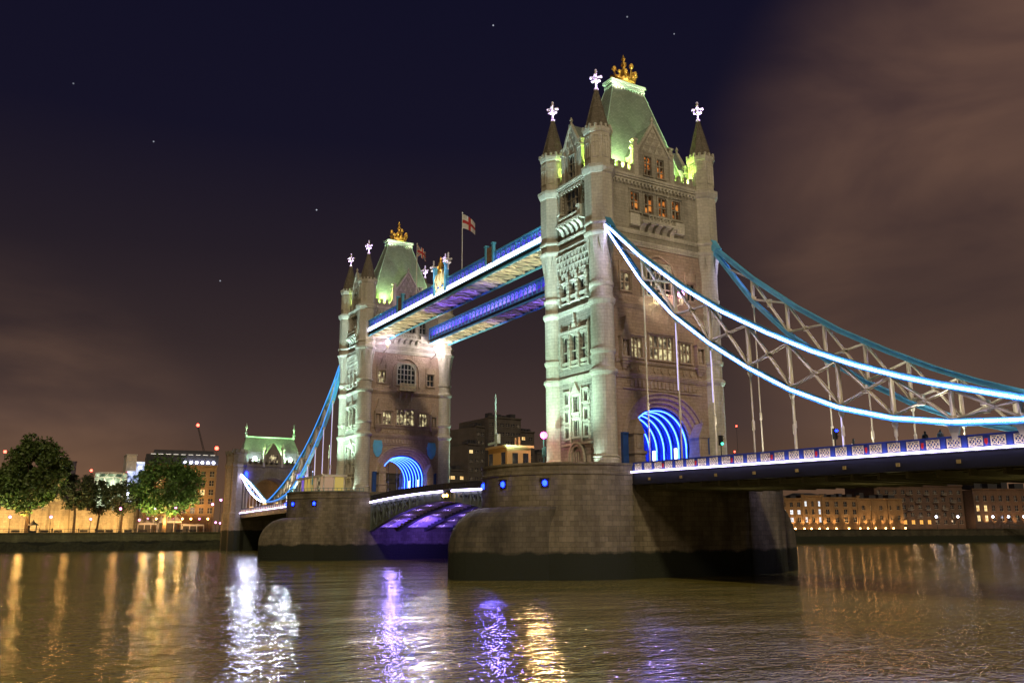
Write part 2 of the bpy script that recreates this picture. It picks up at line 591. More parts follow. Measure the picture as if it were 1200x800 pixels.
# ================================================================== BRIDGE TOWER
class Face:
    """local frame of one tower side: u to the right seen from outside, d outwards"""
    def __init__(s, kind, dist):
        s.k, s.D = kind, dist

    def P(s, u, z, d=0.0):
        D = s.D + d
        return {'S': (-D, -u, z), 'N': (D, u, z), 'W': (-u, D, z), 'E': (u, -D, z)}[s.k]

    def box(s, mb, u0, u1, z0, z1, d0, d1, mi=0):
        a, b = s.P(u0, z0, d0), s.P(u1, z1, d1)
        mb.box(a[0], b[0], a[1], b[1], a[2], b[2], mi)

    def quad(s, mb, u0, u1, z0, z1, d, mi=0):
        mb.poly([s.P(u0, z0, d), s.P(u1, z0, d), s.P(u1, z1, d), s.P(u0, z1, d)], mi)

    def ext(s, mb, uz, d0, d1, mi=0):
        a = Vector(s.P(0, 0, d0))
        b = Vector(s.P(0, 0, d1))
        mb.extrude([s.P(u, z, d0) for u, z in uz], b - a, mi)

AX, AY = 5.32, 9.14
FS, FN, FWt, FE = Face('S', 5.8), Face('N', 5.8), Face('W', 9.65), Face('E', 9.65)

def facade(mb, fc, u0, u1, z0, z1, holes, depth=0.45, mi=0):
    us = sorted({u0, u1} | {h[0] for h in holes} | {h[1] for h in holes})
    zs = sorted({z0, z1} | {h[2] for h in holes} | {h[3] for h in holes})
    us = [u for u in us if u0 <= u <= u1]
    zs = [z for z in zs if z0 <= z <= z1]
    for i in range(len(us) - 1):
        for j in range(len(zs) - 1):
            cu, cz = (us[i] + us[i + 1]) / 2, (zs[j] + zs[j + 1]) / 2
            if any(h[0] < cu < h[1] and h[2] < cz < h[3] for h in holes):
                continue
            fc.quad(mb, us[i], us[i + 1], zs[j], zs[j + 1], 0, mi)
    for a, b, c, d in holes:
        P = fc.P
        for q in (((a, c), (b, c)), ((b, c), (b, d)), ((b, d), (a, d)), ((a, d), (a, c))):
            (ua, za), (ub, zb) = q
            mb.poly([P(ua, za, 0), P(ub, zb, 0), P(ub, zb, -depth), P(ua, za, -depth)], mi)

def window(fc, uc, z0, w, h, lights, rows, parent, pane, mat, surround=0.2, arched=False, depth=0.42, sill=True, hood=True):
    mb = MB()
    a, b, t = uc - w / 2, uc + w / 2, z0 + h
    s = surround
    if s:
        fc.box(mb, a - s, a, z0 - s, t + s, -0.05, 0.13)
        fc.box(mb, b, b + s, z0 - s, t + s, -0.05, 0.13)
        fc.box(mb, a, b, t, t + s, -0.05, 0.13)
        fc.box(mb, a - s - 0.08, b + s + 0.08, z0 - s, z0 - 0.002, -0.05, 0.24)
        if hood:
            fc.box(mb, a - s - 0.12, b + s + 0.12, t + s, t + s + 0.14, -0.05, 0.3)
    mw_ = 0.13
    lw = w / lights
    for i in range(1, lights):
        u = a + lw * i
        fc.box(mb, u - mw_ / 2, u + mw_ / 2, z0, t, -0.30, -0.08)
    for j in range(1, rows):
        z = z0 + h * j / rows
        fc.box(mb, a, b, z - mw_ / 2, z + mw_ / 2, -0.29, -0.09)
    def spandrels(ua, ub, zt, hh, d0, d1):
        m = (ua + ub) / 2
        for side in (ua, ub):
            pts = [(side, zt - hh)]
            for k in range(1, 6):
                q = k / 5 * pi / 2
                pts.append((m + (side - m) * cos(q) ** 0.8 if q < pi / 2 - 1e-6 else m, zt - hh + hh * sin(q)))
            poly = pts + [(side, zt)]
            fc.ext(mb, poly, d0, d1)
    if arched:
        spandrels(a, b, t, w * 0.42, -0.25, -0.02)
    else:
        for i in range(lights):
            spandrels(a + lw * i, a + lw * (i + 1), t, min(lw * 0.75, h / rows * 0.6), -0.27, -0.11)
    wn_ = mb.build('window', mat, parent)
    pm = MB()
    fc.quad(pm, a, b, z0, t, -0.34)
    pm.build('pane', pane, wn_)
    return wn_

def bracket(mb, fc, u, w, zt, zb, proj, mi=0):
    pts = [(0.0, zb)]
    for k in range(7):
        q = k / 6 * pi / 2
        pts.append((proj * (1 - cos(q)) * 0.75 + 0.10, zb + (zt - zb) * sin(q) * 0.8))
    pts += [(proj, zt - (zt - zb) * 0.12), (proj, zt), (0.0, zt)]
    A = [fc.P(u - w / 2, z, d - 0.02) for d, z in pts]
    v = Vector(fc.P(u + w / 2, 0, 0)) - Vector(fc.P(u - w / 2, 0, 0))
    mb.extrude(A, v, mi)

def fleuron(mb, x, y, z, h, r):
    """cross finial: stem, four lobes each way, knob"""
    mb.tube((x, y, z), (x, y, z + h), r * 0.16, r * 0.10, 6)
    for q in (0.42, 0.62):
        zz = z + h * q
        rr = r * (0.62 if q < 0.5 else 0.95)
        for k in range(4):
            a = k * pi / 2 + pi / 4
            mb.tube((x, y, zz), (x + cos(a) * rr * 0.7, y + sin(a) * rr * 0.7, zz), r * 0.17, r * 0.2, 6)
            mb.ball((x + cos(a) * rr * 0.78, y + sin(a) * rr * 0.78, zz), r * 0.26, 6)
    mb.ball((x, y, z + h * 0.62), r * 0.34, 6)
    mb.ball((x, y, z + h * 0.82), r * 0.24, 6)
    mb.ball((x, y, z + h * 0.96), r * 0.20, 6, 0, 1.8)

ZB = 7.3

def make_tower(name, label):
    T = thing(name, label, 'bridge tower', (0, 0, ZB))
    # ---------------- arch profile
    def arch_z(u, a, zs, rise):
        return zs + rise * max(0.0, 1 - (abs(u) / a) ** 2.2) ** 0.5
    def arch_pts(a, zs, rise, n=28):
        out = [(-a, ZB)]
        for k in range(n + 1):
            t = -pi / 2 + pi * k / n
            u = a * sin(t)
            out.append((u, arch_z(u, a, zs, rise)))
        out.append((a, ZB))
        return out
    OR = [(6.85, 11.3, 6.6), (6.25, 11.3, 6.05), (5.65, 11.3, 5.5), (5.0, 11.3, 5.0)]
    # ---------------- walls
    for fc in (FS, FN):
        mb = MB()
        pts = arch_pts(*OR[0])
        # lower storey round the arch
        fc.quad(mb, -9.3, -OR[0][0], ZB, 20.0, 0)
        fc.quad(mb, OR[0][0], 9.3, ZB, 20.0, 0)
        for (u0, z0), (u1, z1) in zip(pts[1:-2], pts[2:-1]):
            mb.poly([fc.P(u0, z0), fc.P(u1, z1), fc.P(u1, 20.0), fc.P(u0, 20.0)])
        holes = [(-2.0, 2.0, 22.4, 25.6), (-5.05, -3.25, 22.4, 25.0), (3.25, 5.05, 22.4, 25.0),
                 (-2.0, 2.0, 31.0, 35.4), (-6.45, -4.85, 31.1, 33.5), (4.85, 6.45, 31.1, 33.5)]
        holes += [(c - 0.72, c + 0.72, 42.4, 45.1) for c in (-3.6, -1.2, 1.2, 3.6)]
        facade(mb, fc, -9.3, 9.3, 20.0, 38.2, [h for h in holes if h[3] < 38])
        facade(mb, fc, -9.3, 9.3, 38.2, 47.4, [h for h in holes if h[2] > 38], mi=1)
        mb.build('wall', [M['warmrock'], M['stone']], T)
    for fc in (FWt, FE):
        mb = MB()
        holes = [(-0.65, 0.65, 15.6, 17.7), (-0.65, 0.65, 12.5, 14.6)]
        holes += [(s * 2.15 - 0.38, s * 2.15 + 0.38, z, z + 1.35) for s in (-1, 1) for z in (12.4, 14.5, 16.8)]
        holes += [(-2.9 + i * 2.05, -1.2 + i * 2.05, 21.8, 25.9) for i in range(3)]
        holes += [(-2.9 + i * 2.05, -1.2 + i * 2.05, 30.6, 33.2) for i in range(3)]
        holes += [(-1.5, 1.5, 42.2, 46.2)]
        facade(mb, fc, -5.4, 5.4, ZB, 29.4, [h for h in holes if h[3] < 29])
        facade(mb, fc, -5.4, 5.4, 29.4, 47.4, [h for h in holes if h[2] > 29], mi=1)
        mb.build('wall', [M['rock'], M['stone']], T)
    # ---------------- archway: stepped orders, soffit, lit ribs, gatehouses
    for fc in (FS, FN):
        mb = MB()
        for k in range(3):
            o, i = arch_pts(*OR[k]), arch_pts(*OR[k + 1])
            d = -0.05 - 0.34 * k
            for j in range(len(o) - 1):
                mb.poly([fc.P(*o[j], d), fc.P(*o[j + 1], d), fc.P(*i[j + 1], d), fc.P(*i[j], d)])
                mb.poly([fc.P(*i[j], d), fc.P(*i[j + 1], d), fc.P(*i[j + 1], d - 0.34), fc.P(*i[j], d - 0.34)])
        # hood moulding
        o = arch_pts(6.95, 11.3, 6.7)
        for j in range(1, len(o) - 2):
            mb.bar(fc.P(*o[j], 0.08), fc.P(*o[j + 1], 0.08), 0.22, 0.22)
        mb.build('arch_moulding', M['warmdress'], T)
    soff = arch_pts(5.0, 11.3, 5.0)
    mb = MB()
    for (u0, z0), (u1, z1) in zip(soff[:-1], soff[1:]):
        mb.poly([FS.P(u0, z0, -1.05), FS.P(u1, z1, -1.05), FN.P(-u1, z1, -1.05), FN.P(-u0, z0, -1.05)])
    mb.build('arch_soffit', M['archpaint'], T)
    for k in range(7):
        x = -4.5 + k * 1.5
        mb = MB()
        prof = [(u * 0.985, (z - 8) * 0.985 + 8) for u, z in soff]
        for (u0, z0), (u1, z1) in zip(prof[:-1], prof[1:]):
            mb.bar((x, -u0, z0), (x, -u1, z1), 0.34, 0.26)
        rb = mb.build('vault_rib', M['doorblue'], T)
        mb = MB()
        prof = [(u * 0.945, (z - 8) * 0.95 + 8) for u, z in soff[1:-1]]
        prof = [(prof[0][0], 9.2)] + prof + [(prof[-1][0], 9.2)]
        for (u0, z0), (u1, z1) in zip(prof[:-1], prof[1:]):
            mb.bar((x, -u0, z0), (x, -u1, z1), 0.16, 0.10)
        mb.build('led_arch', M['ledrib'], rb)
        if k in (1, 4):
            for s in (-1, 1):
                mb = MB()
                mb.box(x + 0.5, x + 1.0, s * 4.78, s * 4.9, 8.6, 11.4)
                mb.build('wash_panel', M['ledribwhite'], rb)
    for fc in (FS, FN):
        for s in (-1, 1):
            mb = MB()
            u = s * 5.35
            fc.box(mb, u - 0.85, u + 0.85, ZB, 9.9, -0.4, 1.5)
            fc.box(mb, u - 1.0, u + 1.0, 9.9, 10.25, -0.4, 1.65)
            fc.box(mb, u - 0.75, u + 0.75, 10.25, 12.5, -0.4, 1.35)
            fc.ext(mb, [(u - 0.95, 12.4), (u + 0.95, 12.4), (u, 14.3)], -0.3, 1.5)
            fc.box(mb, u - 0.42, u + 0.42, 10.6, 12.1, 1.3, 1.42)
            mb.tube(fc.P(u, 14.1, 1.2), fc.P(u, 14.9, 1.2), 0.14, 0.05, 6)
            mb.build('gatehouse', M['warmdress'], T)
            mb = MB()
            u = s * 6.75
            fc.box(mb, u - 0.42, u + 0.42, ZB, 12.4, 0.05, 0.5)
            fc.box(mb, u - 0.42, u + 0.42, 12.4, 12.6, 0.05, 0.62)
            mb.build('blue_door', M['doorblue'], T)
    # ---------------- turrets
    k8 = pi / 8
    for sx in (-1, 1):
        for sy in (-1, 1):
            cx, cy = sx * AX, sy * AY
            mb = MB()
            R = 1.5
            prof = [(1.95, ZB), (1.95, 8.3), (1.72, 8.5), (1.72, 9.2), (1.62, 9.35), (1.75, 9.5), (R, 9.7), (R, 19.6), (1.58, 19.7), (1.78, 20.05), (1.78, 20.35), (1.52, 20.55),
                    (1.44, 20.7), (1.44, 22.3), (1.62, 22.6), (1.66, 22.95), (1.46, 23.1), (R, 23.2), (R, 28.7), (1.60, 28.85), (1.76, 29.2), (1.76, 29.5), (1.52, 29.7),
                    (1.44, 29.85), (1.44, 31.0), (1.60, 31.25), (1.64, 31.6), (1.46, 31.75), (R, 31.9), (R, 37.6)]
            mb.lathe(prof, cx, cy, 24)
            # broaches from round to octagon
            for k in range(8):
                a = k8 + k * pi / 4
                c = (cx + 1.98 * cos(a), cy + 1.98 * sin(a), 37.7)
                am, ap = a - pi / 8, a + pi / 8
                l = (cx + 1.84 * cos(am), cy + 1.84 * sin(am), 37.7)
                r = (cx + 1.84 * cos(ap), cy + 1.84 * sin(ap), 37.7)
                b = (cx + 1.47 * cos(a), cy + 1.47 * sin(a), 34.4)
                i = (cx, cy, 37.7)
                mb.mesh([l, c, r, b, i], [(0, 1, 3), (1, 2, 3), (0, 3, 4), (2, 4, 3), (0, 4, 1), (1, 4, 2)])
            C8 = 1.98
            mb.lathe([(C8, 37.7), (C8 + .22, 38.0), (C8 + .26, 38.25), (C8, 38.45), (C8 - .06, 38.5), (C8 - .06, 39.2), (C8 + .16, 39.4), (C8 + .18, 39.6), (C8 - .04, 39.85),
                      (C8 - .04, 46.2), (C8 + .1, 46.35), (C8 + .34, 46.9), (C8 + .36, 47.3), (C8 + .05, 47.45), (1.80, 47.6), (1.80, 51.9),
                      (1.92, 52.05), (2.02, 52.45), (2.02, 52.7), (1.7, 52.75)], cx, cy, 8, k8)
            # crest of small merlons and blind panels
            for k in range(16):
                a = k8 + k * pi / 8
                q = 1.93 if k % 2 == 0 else 1.79
                x, y = cx + q * cos(a), cy + q * sin(a)
                mb.box(x - .14, x + .14, y - .14, y + .14, 52.6, 53.1)
            t = mb.build('turret', M['dress'], T)
            pn = MB()
            for k in range(8):
                a = k * pi / 4
                q = 1.80 * cos(k8) + 0.03
                tx, ty = -sin(a), cos(a)
                for s2 in (-0.42, 0.0, 0.42):
                    x, y = cx + q * cos(a) + tx * s2, cy + q * sin(a) + ty * s2
                    pn.bar((x, y, 48.5), (x, y, 51.5), 0.1, 0.12, up=(cos(a), sin(a), 0))
                x0, y0 = cx + q * cos(a) - tx * .47, cy + q * sin(a) - ty * .47
                x1, y1 = cx + q * cos(a) + tx * .47, cy + q * sin(a) + ty * .47
                for zz in (48.5, 50.6, 51.5):
                    pn.bar((x0, y0, zz), (x1, y1, zz), 0.1, 0.1)
            pn.build('blind_tracery', M['dress'], t)
            sp = MB()
            sp.lathe([(1.66, 52.7), (1.72, 52.95), (1.62, 53.1), (1.30, 54.3), (1.33, 54.4), (1.26, 54.45), (.92, 55.8), (.95, 55.9), (.88, 55.95), (.52, 57.4), (.54, 57.5), (.46, 57.55), (.2, 58.7)], cx, cy, 8, k8)
            for k in range(8):
                a = k8 + k * pi / 4
                sp.bar((cx + 1.64 * cos(a), cy + 1.64 * sin(a), 53.0), (cx + .2 * cos(a), cy + .2 * sin(a), 58.7), .12, .12)
            sp.build('spire', M['spire'], t)
            fi = MB()
            fi.lathe([(.22, 58.5), (.34, 58.75), (.30, 58.95), (.16, 59.1)], cx, cy, 8)
            fleuron(fi, cx, cy, 58.9, 2.75, 0.92)
            fi.build('finial', M['whitefinial'], t)
    # ---------------- string courses and cornices, parapets with merlons
    def course(fc, half, z0, z1, d, mat, name='string_course', extra=None):
        mb = MB()
        n = 3
        for k in range(n):
            fc.box(mb, -half, half, z0 + (z1 - z0) * k / n, z0 + (z1 - z0) * (k + 1) / n, -0.1, d * (0.45, 0.75, 1.0)[k])
        if extra:
            u = -half + 0.3
            while u < half - 0.2:
                fc.box(mb, u, u + 0.26, z0 - extra, z0 + 0.01, -0.1, d * 0.7)
                u += 0.62
        return mb.build(name, mat, T)
    for fc, half, md in ((FS, 7.7, M['warmdress']), (FN, 7.7, M['warmdress']), (FWt, 3.95, M['dress']), (FE, 3.95, M['dress'])):
        course(fc, half, 19.65, 20.3, 0.32, md)
        course(fc, half, 22.0 if fc.D > 9 else 21.55, 22.45 if fc.D > 9 else 21.95, 0.22, md)
        course(fc, half, 28.9, 29.5, 0.32, md)
        course(fc, half, 31.0 if fc.D > 9 else 30.2, 31.45 if fc.D > 9 else 30.6, 0.22, md) if fc.D > 9 else None
        course(fc, half, 37.5, 38.2, 0.36, M['dress'])
        course(fc, half, 39.1, 39.6, 0.25, M['dress'])
        course(fc, half, 46.5, 47.4, 0.48, M['dress'], 'cornice', 0.4)
    for fc, half, gap in ((FS, 7.4, 3.1), (FN, 7.4, 3.1), (FWt, 3.6, 2.1), (FE, 3.6, 2.1)):
        for s in (-1, 1):
            mb = MB()
            a, b = sorted((s * gap, s * half))
            fc.box(mb, a, b, 47.4, 48.25, -0.5, -0.02)
            u = a + 0.12
            while u + 0.5 < b:
                fc.box(mb, u, u + 0.55, 48.25, 48.95, -0.5, -0.02)
                fc.box(mb, u - .05, u + 0.6, 48.95, 49.07, -0.55, 0.04)
                u += 1.08
            mb.build('parapet', M['stone'], T)
    # ---------------- windows, road faces
    for fc in (FS, FN):
        wd = M['warmdress']
        window(fc, 0, 22.4, 4.0, 3.2, 5, 2, T, M['hallglass'], wd)
        window(fc, -4.15, 22.4, 1.8, 2.6, 3, 2, T, M['hallglass'], wd)
        window(fc, 4.15, 22.4, 1.8, 2.6, 3, 2, T, M['hallglass'], wd)
        window(fc, 0, 31.0, 4.0, 4.4, 5, 4, T, M['darkglass'], M['dress'], arched=True, hood=False)
        for s in (-1, 1):
            w = window(fc, s * 5.65, 31.1, 1.6, 2.4, 2, 2, T, M['hallglass'] if s < 0 else M['darkglass'], wd)
            mb = MB()
            u = s * 5.65
            fc.ext(mb, [(u - 1.05, 33.85), (u + 1.05, 33.85), (u + .12, 35.4), (u, 36.3), (u - .12, 35.4)], -0.05, 0.22)
            fc.box(mb, u - 1.1, u - .9, 31.2, 35.0, -.05, .3)
            fc.box(mb, u + .9, u + 1.1, 31.2, 35.0, -.05, .3)
            mb.build('hood_gable', wd, w)
        # relieving arch and side panels of the great window
        mb = MB()
        pr = [(3.0 * sin(-pi / 2 + pi * k / 16), 33.3 + 3.3 * cos(-pi / 2 + pi * k / 16)) for k in range(17)]
        pr = [(-3.0, 30.6)] + pr + [(3.0, 30.6)]
        for a, b in zip(pr[:-1], pr[1:]):
            mb.bar(fc.P(*a, 0.1), fc.P(*b, 0.1), 0.3, 0.3)
        mb.build('window_arch', M['warmdress'], T)
        for c in (-3.6, -1.2, 1.2, 3.6):
            window(fc, c, 42.4, 1.44, 2.7, 2, 2, T, M['orangeglass'], M['stone'], surround=0.26)
        # niches with statues and canopies
        for s in (-1, 1):
            u = s * 6.35
            mb = MB()
            for k in range(5):
                r = 0.18 + 0.13 * k
                fc.box(mb, u - r, u + r, 20.4 + 0.32 * k, 20.72 + 0.32 * k, -0.1, 0.12 + 0.15 * k)
            fc.box(mb, u - .78, u + .78, 22.0, 22.3, -.1, .85)
            for q in (-.62, .62):
                fc.box(mb, u + q - .09, u + q + .09, 22.3, 25.0, .05, .7)
            fc.ext(mb, [(u - .85, 24.9), (u + .85, 24.9), (u + .4, 25.6), (u + .12, 26.6), (u, 27.5), (u - .12, 26.6), (u - .4, 25.6)], -0.05, 0.8)
            fc.ext(mb, [(u - .5, 24.4), (u + .5, 24.4), (u + .85, 24.95), (u - .85, 24.95)], .3, .8)
            n = mb.build('niche', M['warmdress'], T)
            st = MB()
            c = fc.P(u, 0, .4)
            st.lathe([(.30, 22.3), (.34, 22.6), (.26, 23.3), (.33, 23.9), (.24, 24.1), (.10, 24.15)], c[0], c[1], 8)
            st.ball((c[0], c[1], 24.3), .17, 8)
            st.build('statue', M['warmdress'], n)
        # carved frieze over the arch and shields
        mb = MB()
        for k in range(17):
            u = -5.2 + k * .65
            fc.box(mb, u - .2, u + .2, 18.5 + (.0 if k % 2 else .1), 19.4, -.05, .14)
        fc.box(mb, -6.6, 6.6, 18.2, 18.36, -.05, .16)
        for k in range(9):
            u = -5.0 + k * 1.25
            fc.ext(mb, [(u - .25, 21.3), (u + .25, 21.3), (u + .25, 20.9), (u, 20.5), (u - .25, 20.9)], -.05, .12)
        mb.build('carved_frieze', M['warmdress'], T)
        # balcony high under the four windows
        mb = MB()
        fc.box(mb, -3.1, 3.1, 40.75, 41.0, -.1, 1.05)
        fc.box(mb, -4.7, -3.1, 40.3, 41.9, -.1, .45)
        fc.box(mb, 3.1, 4.7, 40.3, 41.9, -.1, .45)
        fc.box(mb, -1.9, 1.9, 41.0, 41.15, -.1, 1.0)
        for k in range(5):
            bracket(mb, fc, -2.6 + k * 1.3, .75, 40.75, 39.35, 1.0)
        for k in range(7):
            u = -1.8 + k * .6
            fc.box(mb, u - .08, u + .08, 41.1, 41.75, .75, .9)
            mb.bar(fc.P(u, 41.15, .82), fc.P(u + .5, 41.7, .82), .08, .08)
        fc.box(mb, -1.95, 1.95, 41.75, 41.9, .7, .95)
        mb.build('balcony', M['dress'], T)
        # lower balcony box with pierced front, and the wall below it
        mb = MB()
        fc.box(mb, -1.85, 1.85, 29.6, 29.8, -.1, 1.0)
        fc.box(mb, -1.85, 1.85, 31.0, 31.15, .85, 1.0)
        for k in range(12):
            u = -1.75 + k * .318
            fc.box(mb, u - .05, u + .05, 29.8, 31.0, .88, .97)
            if k < 11:
                mb.bar(fc.P(u, 29.9, .92), fc.P(u + .318, 30.9, .92), .06, .06)
                mb.bar(fc.P(u + .318, 29.9, .92), fc.P(u, 30.9, .92), .06, .06)
        bk = mb.build('lower_balcony', M['creampanel'], T)
        mb = MB()
        for u in (-1.3, 0, 1.3):
            bracket(mb, fc, u, .35, 29.6, 27.6, .9)
        mb.build('bracket', M['warmdress'], bk)
    # ---------------- windows, river faces
    for fc in (FWt, FE):
        dr = M['dress']
        window(fc, 0, 15.6, 1.3, 2.1, 2, 1, T, M['darkglass'], dr, .24)
        window(fc, 0, 12.5, 1.3, 2.1, 2, 1, T, M['darkglass'], dr, .24)
        for s in (-1, 1):
            for z in (12.4, 14.5, 16.8):
                window(fc, s * 2.15, z, .76, 1.35, 1, 1, T, M['darkglass'], dr, .26, hood=(z > 16))
        mb = MB()   # carved surround tying the lower windows together
        for u in (-1.25, 1.25):
            fc.box(mb, u - .14, u + .14, 11.7, 18.4, -.05, .26)
            mb.tube(fc.P(u, 18.4, .12), fc.P(u, 19.2, .12), .16, .03, 6)
        for s in (-1, 1):
            for k in range(13):
                u = s * (2.72 + (.16 if k % 2 else .0))
                fc.box(mb, u - .2, u + .2, 11.9 + k * .5, 12.3 + k * .5, -.05, .1)
        fc.ext(mb, [(-1.0, 18.0), (1.0, 18.0), (.12, 19.2), (0, 19.6), (-.12, 19.2)], -.05, .3)
        fc.box(mb, -3.3, 3.3, 11.4, 11.7, -.1, .25)
        for z in (14.95, 15.3):
            fc.box(mb, -.8, .8, z - .12, z, -.05, .2)
        for k in range(6):
            fc.box(mb, -.62 + k * .25 - .07, -.62 + k * .25 + .07, 14.85, 15.35, -.05, .14)
        mb.build('carved_surround', dr, T)
        # pointed doorway
        mb = MB()
        for a_, d_ in ((1.75, .24), (1.35, .12)):
            pr = [(-a_, ZB)] + [(-a_ * cos(pi * k / 14), 9.0 + (2.3 + (a_ - 1.35)) * sin(pi * k / 14) ** .85) for k in range(15)] + [(a_, ZB)]
            for p, q in zip(pr[:-1], pr[1:]):
                mb.bar(fc.P(*p, d_), fc.P(*q, d_), .26, .26)
        for k in range(4):
            u = -.75 + k * .5
            fc.box(mb, u - .07, u + .07, 9.2, 10.5, .0, .12)
        fc.box(mb, -1.2, 1.2, 9.1, 9.25, 0, .14)
        for s in (-1, 1):
            fc.box(mb, s * 2.6 - .4, s * 2.6 + .4, 8.6, 9.9, -.05, .1)
        mb.build('doorway', dr, T)
        # first-floor and second-floor three-bay windows
        for i in range(3):
            u = -2.05 + i * 2.05
            window(fc, u, 21.8, 1.7, 4.1, 2, 2, T, M['darkglass'], dr, .16)
            window(fc, u, 30.6, 1.7, 2.6, 2, 2, T, M['darkglass'], dr, .16)
        mb = MB()
        for u in (-3.15, -1.03, 1.03, 3.15):
            fc.box(mb, u - .17, u + .17, 21.4, 26.9, -.05, .34)
            fc.box(mb, u - .11, u + .11, 26.9, 27.3, -.05, .26)
            for k in range(8):
                fc.box(mb, u - .22, u + .22, 22.0 + k * .6, 22.25 + k * .6, -.05, .4)
        fc.box(mb, -3.4, 3.4, 26.3, 26.6, -.05, .42)
        fc.ext(mb, [(-.8, 26.6), (.8, 26.6), (.14, 27.5), (.10, 28.5), (0, 28.9), (-.10, 28.5), (-.14, 27.5)], -.05, .3)
        for k in range(3):
            fc.box(mb, -.3, .3, 27.3 + k * .4, 27.42 + k * .4, -.05, .34)
        for u in (-3.15, -1.03, 1.03, 3.15):
            fc.box(mb, u - .2, u + .2, 30.3, 33.9, -.05, .34)
            fc.box(mb, u - .3, u + .3, 33.5, 33.95, -.05, .5)
            for k in range(5):
                fc.box(mb, u - .27, u + .27, 30.6 + k * .6, 30.9 + k * .6, -.05, .42)
        mb.build('carved_surround', dr, T)
        mb = MB()   # rows of corbels that carry the projecting upper stage
        for r in range(4):
            z = 33.9 + r * .88
            for k in range(9):
                u = -3.3 + k * .78 + (.39 if r % 2 else 0)
                if u > 3.6:
                    continue
                fc.ext(mb, [(u - .3, z + .72), (u + .3, z + .72), (u + .16, z + .2), (u, z), (u - .16, z + .2)], -.05, .22 + r * .07)
            fc.box(mb, -3.7, 3.7, z + .72, z + .84, -.05, .26 + r * .07)
        mb.build('corbel_table', dr, T)
        # deep oriel recess with corbelled balcony
        window(fc, 0, 42.2, 3.0, 4.0, 3, 3, T, M['darkglass'], M['stone'], .2, depth=.45)
        mb = MB()
        fc.box(mb, -2.9, 2.9, 41.3, 41.6, -.1, 1.0)
        fc.box(mb, -2.2, 2.2, 42.1, 42.35, .55, .95)
        for k in range(5):
            bracket(mb, fc, -2.2 + k * 1.1, .62, 41.3, 39.5, 1.0)
        for s in (-1, 1):
            fc.box(mb, s * 2.45 - .32, s * 2.45 + .32, 41.6, 43.0, -.05, .8)
            fc.box(mb, s * 2.3 - .4, s * 2.3 + .4, 43.0, 43.25, -.05, .9)
            for k in range(6):
                fc.box(mb, s * 2.5 - .42, s * 2.5 + .42, 43.4 + k * .5, 43.72 + k * .5, -.05, .22)
            fc.box(mb, s * 2.5 - .2, s * 2.5 + .2, 43.3, 46.4, -.05, .3)
        for k in range(9):
            u = -2.0 + k * .5
            mb.bar(fc.P(u, 41.6, .75), fc.P(u, 42.15, .75), .12, .12)
        mb.build('balcony', dr, T)
    # ---------------- roof
    rb = [(4.1, 7.7, 47.4), (3.7, 7.1, 49.5), (2.4, 5.25, 56.0), (0.85, 2.75, 63.5)]
    mb = MB()
    pts = []
    for hx, hy, z in rb:
        pts += [(-hx, -hy, z), (hx, -hy, z), (hx, hy, z), (-hx, hy, z)]
    fs = []
    for k in range(3):
        for i in range(4):
            j = (i + 1) % 4
            fs.append((4 * k + i, 4 * k + j, 4 * k + 4 + j, 4 * k + 4 + i))
    fs.append((12, 13, 14, 15))
    mb.mesh(pts, fs)
    mb.box(-5.0, 5.0, -8.8, 8.8, 47.2, 47.38)
    roof = mb.build('roof', M['slate'], T)
    mb = MB()
    for i in range(4):
        for k in range(3):
            mb.bar(pts[4 * k + i], pts[4 * k + 4 + i], .1, .1)
    mb.box(-1.0, 1.0, -2.95, 2.95, 63.4, 63.75)
    mb.box(-1.12, 1.12, -3.15, 3.15, 64.0, 64.4)
    mb.box(-.92, .92, -2.85, 2.85, 63.75, 64.0)
    for k in range(12):
        y = -2.8 + k * .51
        for s in (-1, 1):
            mb.tube((s * 1.02, y, 63.0), (s * 1.02, y, 63.45), .02, .16, 5)
    for k in range(5):
        x = -.8 + k * .4
        for s in (-1, 1):
            mb.tube((x, s * 2.95, 63.0), (x, s * 2.95, 63.45), .02, .16, 5)
    mb.build('roof_platform', M['lead'], roof)
    mb = MB()
    # gilded crown: band, fleurons on the rim, arches to the lantern
    mb.lathe([(1.45, 64.4), (1.9, 64.5), (1.85, 64.8), (1.95, 65.1), (1.7, 65.15)], 0, 0, 18)
    for k in range(12):
        a = 2 * pi * k / 12
        x, y = 2.1 * cos(a), 2.1 * sin(a)
        mb.tube((1.8 * cos(a), 1.8 * sin(a), 64.8), (x, y, 65.8 if k % 3 else 66.5), .20, .16, 5)
        mb.ball((x, y, 65.9 if k % 3 else 66.7), .34 if k % 3 else .46, 6)
        q = [(1.45 * cos(a), 1.45 * sin(a), 64.7), (1.2 * cos(a), 1.2 * sin(a), 65.6), (.75 * cos(a), .75 * sin(a), 66.3), (.2 * cos(a), .2 * sin(a), 67.0)]
        mb.path(q, .17, 5)
        b = a + pi / 12
        mb.path([(1.5 * cos(b), 1.5 * sin(b), 64.6), (1.1 * cos(b), 1.1 * sin(b), 65.2), (.3 * cos(b), .3 * sin(b), 66.4)], .16, 5)
    mb.lathe([(.5, 64.4), (.42, 65.6), (.3, 66.3), (.42, 66.7), (.28, 66.9), (.26, 67.4), (.52, 67.7), (.54, 68.05), (.22, 68.25), (.22, 68.45), (.42, 68.75), (.2, 69.1), (.05, 69.5)], 0, 0, 8)
    mb.v = [(p[0] * .84, p[1] * .84, 64.4 + (p[2] - 64.4) * .97) for p in mb.v]
    mb.build('crown', M['gold'], roof)
